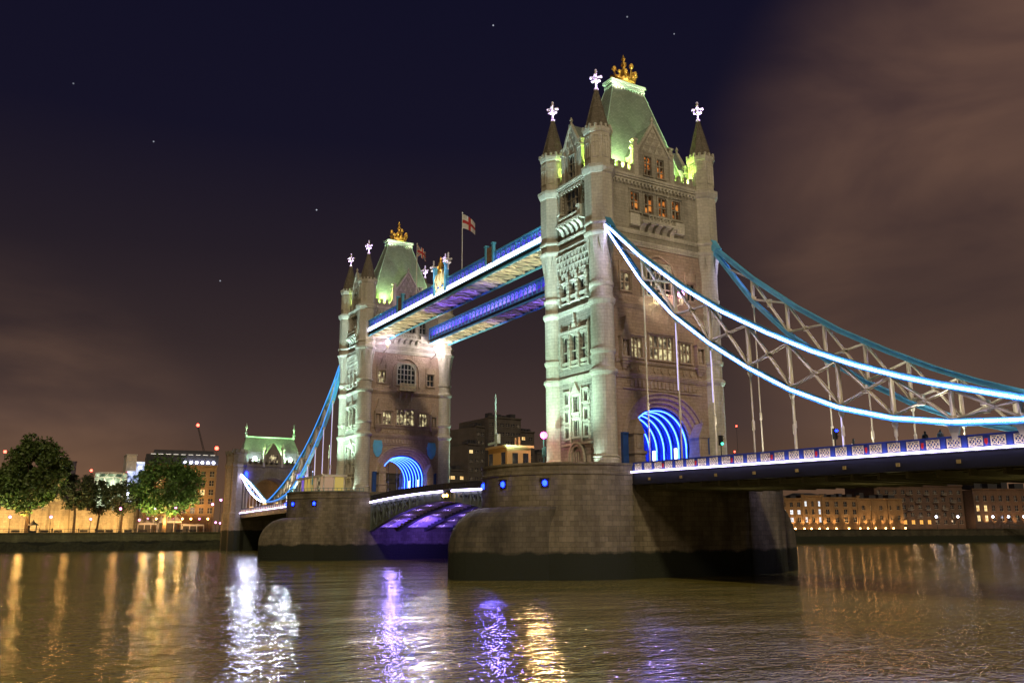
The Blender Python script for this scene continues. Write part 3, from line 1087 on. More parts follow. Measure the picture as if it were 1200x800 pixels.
    # ---------------- gabled dormers on all four sides
    for fc, hw, wins, zr in ((FS, 3.05, (-1.12, 1.12), 2.0), (FN, 3.05, (-1.12, 1.12), 2.0), (FWt, 1.95, (0,), 3.4), (FE, 1.95, (0,), 3.4)):
        mb = MB()
        zs, za = 51.0 if hw > 2 else 52.2, 55.75
        ww = .62 if hw > 2 else .8
        holes = [(c - ww, c + ww, 47.9, 50.7 if hw > 2 else 51.2) for c in wins]
        facade(mb, fc, -hw, hw, 47.4, 51.2 if hw < 2 else 51.0, holes)
        zc = 51.2 if hw < 2 else 51.0
        mb.poly([fc.P(-hw, zc), fc.P(hw, zc), fc.P(hw, zs + .01), fc.P(0, za), fc.P(-hw, zs + .01)])
        back = -(fc.D - .6)
        for s in (-1, 1):
            mb.poly([fc.P(s * hw, 47.4, 0), fc.P(s * hw, zs, 0), fc.P(s * hw, zs, -3.2), fc.P(s * hw, 47.4, -3.2)])
        g = mb.build('gable', M['stone'], T)
        mb = MB()
        for s in (-1, 1):
            mb.poly([fc.P(s * (hw + .15), zs - .1, -.3), fc.P(0, za + .05, -.3), fc.P(0, za + .05, -5.0 if hw > 2 else -6.5), fc.P(s * (hw + .15), zs - .1, -4.2)])
        mb.build('dormer_roof', M['slate'], g)
        mb = MB()
        for s in (-1, 1):
            mb.bar(fc.P(s * (hw + .05), zs, -.05), fc.P(0, za + .1, -.05), .5, .3)
            u = s * (hw + .1)
            fc.box(mb, u - .36, u + .36, 47.4, 51.7, -.7, .12)
            fc.box(mb, u - .46, u + .46, 51.7, 52.0, -.8, .22)
            fc.box(mb, u - .3, u + .3, 52.0, 52.7, -.62, .04)
            fc.box(mb, u - .42, u + .42, 52.7, 52.95, -.74, .16)
        fleur_c = fc.P(0, 0, -.05)
        mb.lathe([(.2, 55.6), (.14, 56.2), (.26, 56.4), (.05, 56.9)], fleur_c[0], fleur_c[1], 6)
        # blind tracery in the gable head
        k = 0
        for z, us in ((51.4, (-1.7, -.6, .6, 1.7)), (52.5, (-1.1, 0, 1.1)), (53.6, (-.5, .5)), (54.5, (0,))):
            for u in us:
                if abs(u) > hw * (1 - (z - zs) / (za - zs)) - .3:
                    continue
                mb.bar(fc.P(u - .3, z, .04), fc.P(u, z + .6, .04), .1, .12)
                mb.bar(fc.P(u + .3, z, .04), fc.P(u, z + .6, .04), .1, .12)
                fc.box(mb, u - .05, u + .05, z - .1, z + .9, -.02, .1)
        mb.build('gable_coping', M['dress'], g)
        for c in wins:
            window(fc, c, 47.9, 2 * ww, 2.8 if hw > 2 else 3.3, 2, 3, T, M['orangeglass'] if fc.k in 'SN' else M['darkglass'], M['stone'], .16, hood=False)
    return T

near_tower = make_tower('bridge_tower', 'tall floodlit stone tower nearest the viewer, its archway glowing blue')
far_tower = copy_tree(near_tower)
far_tower.location = (82.3, 0, ZB)
WORLD[far_tower.name] = (82.3, 0, ZB)
far_tower['label'] = 'smaller-looking far stone tower at the other end of the high walkways'
for o in (near_tower, far_tower):
    o['group'] = 'stone towers of the bridge'
# blue shields beside the far tower's arch
for s in (-1, 1):
    mb = MB()
    x, y = 82.3 - 5.8, s * 6.1
    prof = [(-.8, 19.0), (.8, 19.0), (1.05, 17.9), (.85, 16.5), (.25, 15.6), (-.25, 15.6), (-.85, 16.5), (-1.05, 17.9)]
    mb.extrude([(x - .28, y + a, z) for a, z in prof], (.26, 0, 0))
    mb.extrude([(x - .40, y + a * .7, 17.4 + (z - 17.4) * .7) for a, z in prof], (.13, 0, 0))
    mb.build('heraldic_shield', M['bluelit'], far_tower)
# small violet lights that pick out the turret finials
for tx in (0.0, 82.3):
    for sx in (-1, 1):
        for sy in (-1, 1):
            for q in (-1, 1):
                spot('finial_spotlight', (tx + sx * AX - 2.0, sy * AY + 1.6 * q + .8, 57.6), (tx + sx * AX, sy * AY, 60.6), 1300, (0.62, 0.42, 1.0), 48, .5, .05)
    spot('crown_spotlight', (tx - 2.6, 3.6, 62.0), (tx, 0, 66.6), 1500, (1.0, 0.86, 0.5), 60, .6, .05)
    spot('crown_spotlight', (tx - 2.6, -3.6, 62.0), (tx, 0, 66.6), 700, (1.0, 0.8, 0.5), 60, .6, .05)

# ================================================================== PIERS
def make_pier():
    T = thing('bridge_pier', 'broad granite pier with rounded end under the nearest tower', 'bridge pier', (0, 0, -7))
    cyc, R, top = 11.5, 10.65, 8.35
    mb = MB()
    def outline(r, n=28, flat=None):
        fl = flat if flat is not None else r
        pts = [(r * cos(pi * k / n), cyc + r * sin(pi * k / n)) for k in range(n + 1)]
        pts += [(-r, 9.35), (-fl, 9.35), (-fl, -9.35), (-r, -9.35)]
        pts += [(-r * cos(pi * k / n), -cyc - r * sin(pi * k / n)) for k in range(n + 1)]
        pts += [(r, -9.35), (fl, -9.35), (fl, 9.35), (r, 9.35)]
        return pts
    prof = [(R, -7), (R, 6.9), (R + .12, 7.0), (R + .12, 7.2), (R, 7.3), (R, 8.0), (R + .14, 8.08), (R + .14, 8.35)]
    prev = None
    n = None
    for r, z in prof:
        o = outline(r, flat=R - .35)
        ring = [(x, y, z) for x, y in o]
        n = len(ring)
        if prev:
            for i in range(n):
                j = (i + 1) % n
                mb.poly([prev[i], prev[j], ring[j], ring[i]])
        prev = ring
    inner = [(x * .95, y * .965, 8.35) for x, y in outline(R, flat=R - .35)]
    low = [(x, y, 7.2) for x, y, z in inner]
    for i in range(n):
        j = (i + 1) % n
        mb.poly([prev[i], prev[j], inner[j], inner[i]])
        mb.poly([inner[i], inner[j], low[j], low[i]])
    mb.build('shaft', M['pier'], T)
    mb = MB()
    mb.prism([(x * .95, y * .965) for x, y in outline(R, flat=R - .35)], 6.9, 7.25)
    mb.build('pavement', M['asphalt'], T)
    for sg in (1, -1):
        mb = MB()
        N = 30
        rings = []
        zz = [(-7, 0), (-3, 0), (-1.5, 0)] + [(-1.5 + 4.9 * sin(q * pi / 2 / 9), 1 - cos(q * pi / 2 / 9)) for q in range(1, 10)]
        for z, b in zz:
            ring = []
            for k in range(N + 1):
                t = -1 + 2 * k / N
                a = abs(t)
                sgn = 1 if t > 0 else -1
                ox, oy = sgn * (R + .02) * a ** 1.0 * (1 if a < 1 else 1), cyc + 16.3 * (1 - a ** 1.75)
                th = pi / 2 - t * pi / 2
                ix, iy = R * .99 * cos(th), cyc + R * .99 * sin(th)
                ring.append((ox * (1 - b) + ix * b, sg * (oy * (1 - b) + iy * b), z))
            rings.append(ring)
        for r0, r1 in zip(rings[:-1], rings[1:]):
            for k in range(N):
                mb.poly([r0[k], r0[k + 1], r1[k + 1], r1[k]])
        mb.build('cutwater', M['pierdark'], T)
    # blue marker lights in small recesses of the shaft, upriver end
    for x in (-7.2, -2.2, 2.6, -9.6):
        y = cyc + sqrt(R * R - x * x)
        nrm = Vector((x, y - cyc, 0)).normalized()
        tn = Vector((-nrm.y, nrm.x, 0))
        for sg in (1,):
            c = Vector((x, y, 6.0))
            if x == -9.6:
                continue
            mb = MB()
            mb.bar(c - nrm * .1 + Vector((0, 0, -.5)), c - nrm * .1 + Vector((0, 0, .45)), .95, .4, up=tuple(nrm))
            mb.bar(c + Vector((0, 0, .5)) - tn * .55 + nrm * .1, c + Vector((0, 0, .5)) + tn * .55 + nrm * .1, .5, .12)
            h = mb.build('marker_light', M['black'], T)
            mb = MB()
            mb.lathe([(.05, 5.66), (.24, 5.78), (.29, 6.0), (.24, 6.22), (.05, 6.34)], c.x + nrm.x * .12, c.y + nrm.y * .12, 10)
            mb.build('blue_lens', M['bluelight'], h)
    return T

near_pier = make_pier()
far_pier = copy_tree(near_pier)
far_pier.location = (82.3, 0, -7)
far_pier['label'] = 'granite pier under the far tower, its inner face washed violet'
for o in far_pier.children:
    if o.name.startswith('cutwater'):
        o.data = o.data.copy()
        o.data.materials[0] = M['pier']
for o in (near_pier, far_pier):
    o['group'] = 'river piers'

# ================================================================== HIGH WALKWAYS
def make_walkway(yo, yi, label, lit):
    """yo: outer face y, yi: inner face y"""
    X0, X1 = 6.6, 75.7
    s = 1 if yo > yi else -1
    T = thing('high_walkway', label, 'walkway', (41.15, (yo + yi) / 2, 40.0), 'high level walkways between the towers')
    mb = MB()
    ya, yb = min(yo, yi), max(yo, yi)
    mb.box(X0, X1, ya + .25, yb - .25, 40.75, 41.0)
    mb.box(X0, X1, ya + .2, yb - .2, 43.3, 43.5)
    mb.build('floor_slab', M['soffit'], T)
    for y, nm in ((yo, 1), (yi, 0)):
        d = 1 if y == yb else -1
        mb = MB()
        mb.box(X0, X1, y - .16 * d, y + .10 * d, 40.25, 40.55)
        mb.build('bottom_flange', M['bluelit'], T)
        mb = MB()
        mb.box(X0, X1, y - .10 * d, y, 40.55, 41.12)                # web
        for k in range(60):
            x = X0 + (X1 - X0) * k / 60
            mb.box(x - .05, x + .05, y, y + .09 * d, 40.55, 41.12)
        mb.build('bottom_girder', M['navy'], T)
        mb = MB()
        mb.box(X0, X1, y - .2 * d, y + .16 * d, 41.12, 41.22)
        mb.box(X0, X1, y - .2 * d, y + .16 * d, 43.45, 43.68)
        n = 46
        for k in range(n + 1):
            x = X0 + (X1 - X0) * k / n
            mb.box(x - .11, x + .11, y - .04 * d, y + .09 * d, 41.22, 43.45)
            if k < n:
                x1 = X0 + (X1 - X0) * (k + 1) / n
                mb.bar((x, y + .03 * d, 42.15), (x1, y + .03 * d, 43.4), .07, .10)
                mb.bar((x, y + .03 * d, 43.4), (x1, y + .03 * d, 42.15), .07, .10)
                mb.bar((x, y + .03 * d, 42.72), ((x + x1) / 2, y + .03 * d, 43.4), .05, .08)
                mb.bar(((x + x1) / 2, y + .03 * d, 43.4), (x1, y + .03 * d, 42.72), .05, .08)
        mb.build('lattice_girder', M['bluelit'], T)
        mb = MB()
        mb.box(X0, X1, y - .35 * d, y - .30 * d, 42.05, 43.4)
        mb.build('glazing', M['walkglass'] if yo > 0 else M['walkglassbright'], T)
        mb = MB()
        if nm:
            mb.box(X0, X1, y + .10 * d, y + .15 * d, 41.26, 42.04)
            mb.build('glowing_fascia', M['fasciaglow'], T)
            mb = MB()
            for k in range(93):
                x = X0 + (X1 - X0) * k / 92
                mb.bar((x, y + .19 * d, 42.06), (x + .35, y + .19 * d, 41.80), .06, .06)
            mb.box(X0, X1, y + .0 * d, y + .22 * d, 42.06, 42.12)
            mb.build('cresting', M['blue'], T)
    # soffit bracing
    mb = MB()
    n = 24
    for k in range(n + 1):
        x = X0 + (X1 - X0) * k / n
        mb.box(x - .09, x + .09, ya + .1, yb - .1, 40.42, 40.7)
        if k < n:
            x1 = X0 + (X1 - X0) * (k + 1) / n
            mb.bar((x, ya + .15, 40.5), (x1, yb - .15, 40.5), .16, .14)
            mb.bar((x, yb - .15, 40.52), (x1, ya + .15, 40.52), .16, .14)
            xm = (x + x1) / 2
            mb.box(xm - .06, xm + .06, ya + .1, yb - .1, 40.56, 40.7)
    mb.build('soffit_bracing', M['cream'], T)
    # framed panels with blue posts along the outer parapet
    for xc in (23.5, 58.8):
        d = s
        for q in (-1.15, 1.15):
            mb = MB()
            mb.box(xc + q - .2, xc + q + .2, yo - .15, yo + .3 * d, 41.9, 45.0)
            mb.box(xc + q - .3, xc + q + .3, yo - .25, yo + .4 * d, 45.0, 45.25)
            mb.build('panel_post', M['bluelit'], T)
        mb = MB()
        mb.box(xc - .95, xc + .95, yo - .05, yo + .16 * d, 42.1, 44.75)
        for z in (42.5, 43.3, 44.1):
            mb.box(xc - .7, xc + .7, yo, yo + .22 * d, z, z + .5)
        mb.build('relief_panel', simple('brown cast relief', (.30, .17, .11), .6), T)
    if lit:
        xc, d = 41.15, s
        for q in (-2.2, 2.2):
            mb = MB()
            mb.box(xc + q - .28, xc + q + .28, yo - .2, yo + .4 * d, 41.4, 46.2)
            mb.box(xc + q - .38, xc + q + .38, yo - .3, yo + .5 * d, 46.2, 46.45)
            mb.build('crest_post', M['bluelit'], T)
        for q in (-2.9, 2.9):
            mb = MB()
            fleuron(mb, xc + q, yo + .1 * d, 45.0, 3.0, .75)
            mb.build('finial', M['whitefinial'], T)
        mb = MB()
        # coat of arms: shield between two supporters, crown and figure above
        y = yo + .1 * d
        prof = [(-1.05, 45.0), (1.05, 45.0), (1.1, 43.9), (.7, 42.9), (0, 42.3), (-.7, 42.9), (-1.1, 43.9)]
        mb.extrude([(xc + a, y, z) for a, z in prof], (0, .22 * d, 0))
        mb.box(xc - .12, xc + .12, y + .2 * d, y + .32 * d, 42.6, 44.9)
        mb.box(xc - .95, xc + .95, y + .2 * d, y + .32 * d, 43.8, 44.1)
        mb.box(xc - 1.9, xc + 1.9, y - .1, y + .1, 41.7, 42.4)
        for q in (-1, 1):
            mb.lathe([(.1, 42.4), (.3, 42.8), (.26, 43.5), (.38, 44.1), (.22, 44.5), (.26, 44.8), (.1, 45.05)], xc + q * 1.5, y + .1 * d, 7)
            mb.path([(xc + q * 1.5, y + .1 * d, 44.1), (xc + q * 1.2, y + .2 * d, 44.4), (xc + q * 1.0, y + .2 * d, 44.9)], .12, 6)
            mb.path([(xc + q * 1.5, y + .1 * d, 42.8), (xc + q * 1.9, y + .1 * d, 43.2), (xc + q * 1.85, y + .1 * d, 43.9), (xc + q * 2.0, y + .1 * d, 44.4)], .08, 6)
        for k in range(7):
            a = pi * k / 6
            mb.tube((xc + .75 * cos(a), y + .1, 45.0), (xc + .9 * cos(a), y + .1, 45.6), .10, .16, 5)
        cp = mb.build('coat_of_arms', M['creampanel'], T)
        mb = MB()
        mb.lathe([(.55, 45.0), (.6, 45.3), (.5, 45.6), (.3, 46.0), (.42, 46.3), (.48, 46.7), (.3, 47.1), (.18, 47.2), (.26, 47.5), (.16, 47.8), (.04, 48.1)], xc, y + .05, 8)
        for q in (-1, 1):
            mb.path([(xc + q * .4, y + .1, 46.7), (xc + q * .8, y + .15, 46.5), (xc + q * .7, y + .2, 46.0)], .13, 6)
        mb.build('gilded_figure', M['gold'], cp)
    return T

make_walkway(9.3, 4.3, 'upper walkway with a white light band and gilded coat of arms, nearer of the two', True)
make_walkway(-9.3, -4.9, 'violet lit walkway behind and below the brightly banded one', False)
# the little floods that pick the coat of arms out, and the violet ones under the walkways
spot('crest_spotlight', (41.15, 12.6, 41.6), (41.15, 9.3, 44.3), 900, (1.0, .95, .72), 110, .6, .1)
for q in (-2.9, 2.9):
    spot('crest_spotlight', (41.15 + q, 11.3, 42.6), (41.15 + q, 9.4, 46.4), 500, (.78, .66, 1.0), 50, .5, .05)
for x in (29, 34, 39, 44, 49):
    spot('soffit_light', (x, 6.8, 38.6), (x, 6.8, 41), 520 if 30 < x < 46 else 260, (.22, .10, 1.0), 130, .8, .1)
for x in (26, 31, 36, 41, 47, 53):
    spot('soffit_light', (x - 2, -7.1, 38.6), (x - 2, -7.1, 41), 520 if x < 40 else 320, (.22, .10, 1.0), 130, .8, .1)
for x in (12, 19, 25, 54, 60, 66, 72):
    for y in (7.3, -7.3):
        spot('soffit_light', (x, y, 37.0), (x, y, 41), 800, (1.0, .80, .46), 150, .9, .2)
spot('gable_violet_light', (58, 0, 44.5), (76.5, 0, 52), 2600, (.5, .25, 1.0), 60, .9, .2)
for x in (16, 27, 38, 49):
    for yy in (7.4, -7.4):
        spot('truss_fill_spot', (-x, yy, 7.6), (-x - 3, yy * 1.24, 13), 3600, (1.0, .92, .72), 150, .9, .12)  # added fill spots that brighten the cream truss members
for p in ((-15, 9.85, 28.3), (-22, 9.85, 22.0)):
    spot('chain_streak_spot', p, (-44, 46, -4.8), 12000, (.42, .26, 1.0), 60, .9, .4)  # extra spots added on the chain for violet streaks on the water
spot('bascule_streak_spot', (58, 9.9, 5.6), (-22, 50, -4.8), 3600, (.36, .24, 1.0), 55, .9, .8)  # extra spot added only for the violet streak by the far pier
spot('marker_streak_spot', (-2.2, 22.9, 6.0), (-52, 62, -4.8), 2600, (.22, .16, 1.0), 60, .9, .3)  # extra spot added at the marker to strengthen its streak on the water
for x in (99, 111, 123):
    spot('truss_fill_spot', (x, 7.4, 7.6), (x + 3, 9.2, 14), 2200, (1.0, .90, .66), 150, .9, .12)  # the same added fill for the far outer chain
for x in (-22, -38, -54):
    spot('deck_soffit_fill', (x, 0, 1.0), (x, 0, 5), 420, (1.0, .84, .36), 160, .9, .2)  # added upward spots, no real fittings, to brighten the deck underside

# ================================================================== SUSPENSION CHAINS
UC = [(7.0, 39.1), (13.6, 33.0), (20.5, 27.5), (26.5, 23.35), (32.6, 19.8), (38, 16.95), (42.5, 14.9), (47, 13.15), (50.5, 11.95), (56.5, 10.15), (60.5, 9.1), (63.6, 8.6)]
LC = [(7.0, 38.6), (10, 34.6), (13.7, 29.75), (19.15, 24.35), (24.5, 20.2), (29.85, 16.65), (35, 13.7), (40.45, 11.3), (45.8, 9.75), (51, 8.85), (56.3, 8.45), (60, 8.4), (63.6, 8.5)]

def interp(tab, x):
    for (a, za), (b, zb) in zip(tab[:-1], tab[1:]):
        if a <= x <= b:
            return za + (zb - za) * (x - a) / (b - a)
    return tab[0][1] if x < tab[0][0] else tab[-1][1]

def chord(mb, tab, y, X, sgn, h, w):
    for (a, za), (b, zb) in zip(tab[:-1], tab[1:]):
        for q in (-1, 1):       # twin plates with flanges
            mb.bar((X + sgn * a, y + q * w / 2, za), (X + sgn * b, y + q * w / 2, zb), .08, h)
        mb.bar((X + sgn * a, y, za + h / 2), (X + sgn * b, y, zb + h / 2), w + .22, .07)
        mb.bar((X + sgn * a, y, za - h / 2), (X + sgn * b, y, zb - h / 2), w + .22, .07)

def led_run(mb, tab, y, X, sgn, dz, r=.075):
    for (a, za), (b, zb) in zip(tab[:-1], tab[1:]):
        A, B = Vector((X + sgn * a, y, za + dz)), Vector((X + sgn * b, y, zb + dz))
        n = max(1, round((B - A).length / 2.9))
        for k in range(n):
            p, q = A.lerp(B, (k + .02) / n), A.lerp(B, (k + .98) / n)
            mb.tube(p, q, r, r, 6)

def deck_top(x_abs):            # top of the side-span parapet at a distance from the tower
    return 8.45 - 0.016 * (x_abs - 10.6)

def make_chain(X, sgn, y, label, led, hang, blue):
    out = 1 if y > 0 else -1
    T = thing('suspension_chain', label, 'suspension chain', (X + sgn * 35, y, 8.4), 'lattice suspension chains')
    mb = MB()
    chord(mb, UC, y, X, sgn, .55, .55)
    mb.bar((X + sgn * 6.6, y, 39.7), (X + sgn * 7.6, y, 38.2), .9, 1.3)
    u = mb.build('upper_chord', blue, T)
    mb = MB()
    led_run(mb, UC, y + out * .42, X, sgn, -.05)
    mb.build('led_strip', led, u)
    mb = MB()
    chord(mb, LC, y, X, sgn, .5, .55)
    l = mb.build('lower_chord', blue, T)
    mb = MB()
    led_run(mb, LC, y + out * .42, X, sgn, .05)
    mb.build('led_strip', led, l)
    xs = [13.7, 19.15, 24.5, 29.85, 35.0, 40.45, 45.75, 51.0, 56.3]
    for x in xs:
        zu, zl = interp(UC, x) - .2, interp(LC, x) + .2
        mb = MB()
        for q in (-.2, .2):
            mb.bar((X + sgn * x, y + q, zl), (X + sgn * x, y + q, zu), .10, .16)
        mb.bar((X + sgn * x, y, zl), (X + sgn * x, y, zu), .4, .05)
        mb.box(X + sgn * x - .4, X + sgn * x + .4, y - .16, y + .16, zl - .1, zl + .35)
        mb.build('vertical_strut', M['cream'], T)
    for a, b in zip(xs[:-1], xs[1:]):
        for p, q in ((a, b), (b, a)):
            mb = MB()
            P = Vector((X + sgn * p, y, interp(LC, p) + .25))
            Q = Vector((X + sgn * q, y, interp(UC, q) - .25))
            for k in (-.17, .17):
                mb.bar(P + Vector((0, k, 0)), Q + Vector((0, k, 0)), .09, .2, up=(0, 1, 0))
            mb.bar(P, Q, .28, .05, up=(0, 1, 0))
            mid = (P + Q) / 2
            mb.box(mid.x - .25, mid.x + .25, y - .2, y + .2, mid.z - .2, mid.z + .2)
            mb.build('diagonal_brace', M['cream'], T)
    mb = MB()
    mb.bar((X + sgn * 9.4, y, interp(LC, 9.4)), (X + sgn * 13.7, y, interp(UC, 13.7) - .2), .25, .2)
    mb.build('diagonal_brace', M['cream'], T)
    for x in xs:
        zl = interp(LC, x)
        zt = deck_top(x) - .3
        mb = MB()
        if zl - zt > 2.0:
            mb.tube((X + sgn * x, y, zl - .2), (X + sgn * x, y, zt), .085, .085, 8)
            mb.lathe([(.12, zl - .9), (.24, zl - .6), (.26, zl - .35), (.15, zl - .2)], X + sgn * x, y, 8)
            zz = zt + (zl - zt) * .28
            mb.lathe([(.10, zz), (.16, zz + .15), (.16, zz + .9), (.10, zz + 1.05)], X + sgn * x, y, 8)
        else:
            mb.extrude([(X + sgn * x - .5, y - .15, zl - .2), (X + sgn * x + .5, y - .15, zl - .2), (X + sgn * x + .18, y - .15, zt), (X + sgn * x - .18, y - .15, zt)], (0, .3, 0))
        h = mb.build('hanger', M['cream'], T)
        if hang and zl - zt > 2.0 and (sgn > 0 or x in (19.15, 24.5, 40.45)):
            mb = MB()
            z0 = zt + (zl - zt) * (.05 if x > 30 or sgn > 0 else .48)
            mb.tube((X + sgn * x, y + out * .11, z0), (X + sgn * x, y + out * .11, zl - .5), .05, .05, 6)
            mb.build('led_strip', M['ledhang'], h)
    return T

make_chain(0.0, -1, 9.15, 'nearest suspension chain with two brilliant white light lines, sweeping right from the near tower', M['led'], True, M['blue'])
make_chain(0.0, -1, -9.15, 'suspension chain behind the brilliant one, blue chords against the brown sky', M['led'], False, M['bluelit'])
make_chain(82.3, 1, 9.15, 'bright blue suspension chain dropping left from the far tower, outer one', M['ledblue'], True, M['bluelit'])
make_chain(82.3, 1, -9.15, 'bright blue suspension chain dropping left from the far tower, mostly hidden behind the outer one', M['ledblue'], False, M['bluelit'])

# short rising links from the low point to the north abutment
for y, lb in ((9.15, 'short white lit chain link rising to the small green-roofed gate tower, front one'), (-9.15, 'short white lit chain link rising to the green-roofed gate tower, rear one')):
    T = thing('chain_link', lb, 'suspension chain', (160, y, 8.4), 'short chain links at the north abutment')
    A = (145.9, 8.6)
    up, lo = [A], [A]
    for k in range(1, 9):
        t = k / 8
        zc = 8.6 + 9.0 * t ** 1.35
        up.append((145.9 + 29.0 * t, zc + 1.15 * sin(pi * min(t, .97))))
        lo.append((145.9 + 29.0 * t, zc - 1.05 * sin(pi * min(t, .97))))
    for nm, tab in (('upper_chord', up), ('lower_chord', lo)):
        mb = MB()
        for (a, za), (b, zb) in zip(tab[:-1], tab[1:]):
            mb.bar((a, y, za), (b, y, zb), .6, .5)
        c = mb.build(nm, M['bluelit'], T)
        mb = MB()
        led_run(mb, tab, y + (.42 if y > 0 else -.42), 0, 1, 0, .13)
        mb.build('led_strip', M['ledlink'], c)
    for k in range(1, 8):
        mb = MB()
        mb.bar((up[k][0], y, up[k][1]), (lo[k][0], y, lo[k][1]), .25, .2)
        if k < 7:
            mb.bar((up[k][0], y, up[k][1]), (lo[k + 1][0], y, lo[k + 1][1]), .2, .15)
        mb.build('lattice_strut', M['cream'], T)
        mb = MB()
        mb.tube((lo[k][0], y, lo[k][1]), (lo[k][0], y, 7.4), .08, .08, 6)
        mb.build('hanger', M['cream'], T)

# ================================================================== SIDE SPANS AND BASCULES
def quatrefoil(mb, xc, y, zc, w, h, d, mi=0):
    """pierced casting: two linked rings and a saltire in a frame"""
    t = .042
    x0, x1, z0, z1 = xc - w / 2, xc + w / 2, zc - h / 2, zc + h / 2
    ya, yb = y, y + d * .06
    mb.box(x0, x1, ya, yb, z0, z0 + t, mi)
    mb.box(x0, x1, ya, yb, z1 - t, z1, mi)
    mb.box(x0, x0 + t, ya, yb, z0, z1, mi)
    mb.box(x1 - t, x1, ya, yb, z0, z1, mi)
    ym = (ya + yb) / 2
    for c in (xc - w / 4, xc + w / 4):
        r = min(w / 4, h / 2) * .86
        pts = [(c + r * cos(2 * pi * k / 10), ym, zc + r * sin(2 * pi * k / 10)) for k in range(11)]
        for a, b in zip(pts[:-1], pts[1:]):
            mb.bar(a, b, t * 1.3, t, mi, up=(0, 1, 0))
        mb.bar((c - w / 4, ym, z0), (c + w / 4, ym, z1), t, t * 1.2, mi, up=(0, 1, 0))
        mb.bar((c - w / 4, ym, z1), (c + w / 4, ym, z0), t, t * 1.2, mi, up=(0, 1, 0))

def make_side_span(X, sgn, length, label, ledmat):
    T = thing('side_span', label, 'bridge deck', (X + sgn * (10.65 + length / 2), 0, 4.9), 'side spans of the roadway')
    a, b = 10.7, 10.65 + length
    za, zb = deck_top(a), deck_top(b)
    mb = MB()
    def slab(y0, y1, dz0, dz1):
        pts = []
        for x, zt in ((a, za), (b, zb)):
            for y, dz in ((y0, dz0), (y1, dz0), (y1, dz1), (y0, dz1)):
                pts.append((X + sgn * x, y, zt + dz))
        mb.mesh(pts, [(0, 1, 2, 3), (4, 7, 6, 5), (0, 4, 5, 1), (1, 5, 6, 2), (2, 6, 7, 3), (3, 7, 4, 0)])
    slab(-8.9, 8.9, -1.45, -1.1)
    mb.build('roadway_slab', M['asphalt'], T)
    mb = MB()
    for k in range(7):
        y = -7.8 + k * 2.6
        slab(y - .12, y + .12, -2.6, -1.45)
        slab(y - .35, y + .35, -2.68, -2.6)
    n = int(length / 2.7)
    for k in range(n + 1):
        x = a + (b - a) * k / n
        zt = deck_top(x)
        mb.box(X + sgn * x - .14, X + sgn * x + .14, -8.9, 8.9, zt - 3.1, zt - 1.5)
    mb.build('soffit_beam', M['underside'], T)
    for d in (1, -1):
        y = 9.15 * d
        mb = MB()
        slab(y - .2, y + .2, -2.45, -1.3)
        slab(y - .32, y + .32, -2.57, -2.45)
        slab(y - .3, y + .3, -1.3, -1.12)
        g = mb.build('fascia_girder', M['navy'], T)
        mat_boss = simple('dull ochre boss', (.35, .26, .07), .5)
        for k in range(int(length / 5.35) + 1):
            x = a + 3.0 + 5.35 * k
            if x > b:
                break
            mb = MB()
            zt = deck_top(x)
            mb.box(X + sgn * x - .17, X + sgn * x + .17, y + d * .18, y + d * .27, zt - 2.15, zt - 1.85)
            mb.build('girder_boss', mat_boss, g)
        mb = MB()
        slab(y + d * .42 - .07, y + d * .42 + .07, -1.20, -1.04)
        mb.build('led_strip', M['leddeck'], T)
        mb = MB()
        slab(y - .06, y + .02, -1.1, -.04)
        slab(y - .14, y + .14, -.10, .0)
        slab(y - .12, y + .12, -1.1, -.98)
        npan = int(length / 1.783)
        for k in range(npan + 1):
            x = a + k * 1.783
            zt = deck_top(x)
            mb.box(X + sgn * x - .2, X + sgn * x + .2, y - .12, y + d * .11, zt - 1.0, zt - .08)
        mb.build('parapet', M['panelblue'], T)
        src = None
        for k in range(npan):
            x = a + (k + .5) * 1.783
            if X + sgn * x < -60.5:
                break
            zt = deck_top(x)
            if src is None:
                mb = MB()
                quatrefoil(mb, X + sgn * x, y + d * .04, zt - .54, 1.15, .74, d)
                src = mb.build('parapet_panel', M['creampanel'], T)
                x_first, z_first = X + sgn * x, zt
            else:
                c = src.copy()
                COL.objects.link(c)
                c.parent = T
                c.location = (X + sgn * x - x_first, 0, zt - z_first)
        srs = None
        for k in range(0, npan + 1, 3):
            x = a + k * 1.783
            if k == 0 or X + sgn * x < -60.5:
                continue
            zt = deck_top(x)
            if srs is None:
                mb = MB()
                xx = X + sgn * x
                mb.extrude([(xx - .10, y + d * .12, zt - .36), (xx + .10, y + d * .12, zt - .36), (xx + .10, y + d * .12, zt - .7), (xx, y + d * .12, zt - .86), (xx - .10, y + d * .12, zt - .7)], (0, d * .08, 0))
                srs = mb.build('red_shield', M['red'], T)
                x_s, z_s = xx, zt
            else:
                c = srs.copy()
                COL.objects.link(c)
                c.parent = T
                c.location = (X + sgn * x - x_s, 0, zt - z_s)
    return T

make_side_span(0.0, -1, 82.0, 'road deck on the right with royal blue parapet and cream pierced panels', M['led'])
make_side_span(82.3, 1, 82.0, 'road deck on the left between the far pier and the small gate tower', M['led'])

def bas_top(x):
    return 8.35 - 0.0009 * (x - 41.15) ** 2 + .05

def bas_bot(x):
    return 5.6 - 3.4 * (abs(x - 41.15) / 24.5) ** 1.6

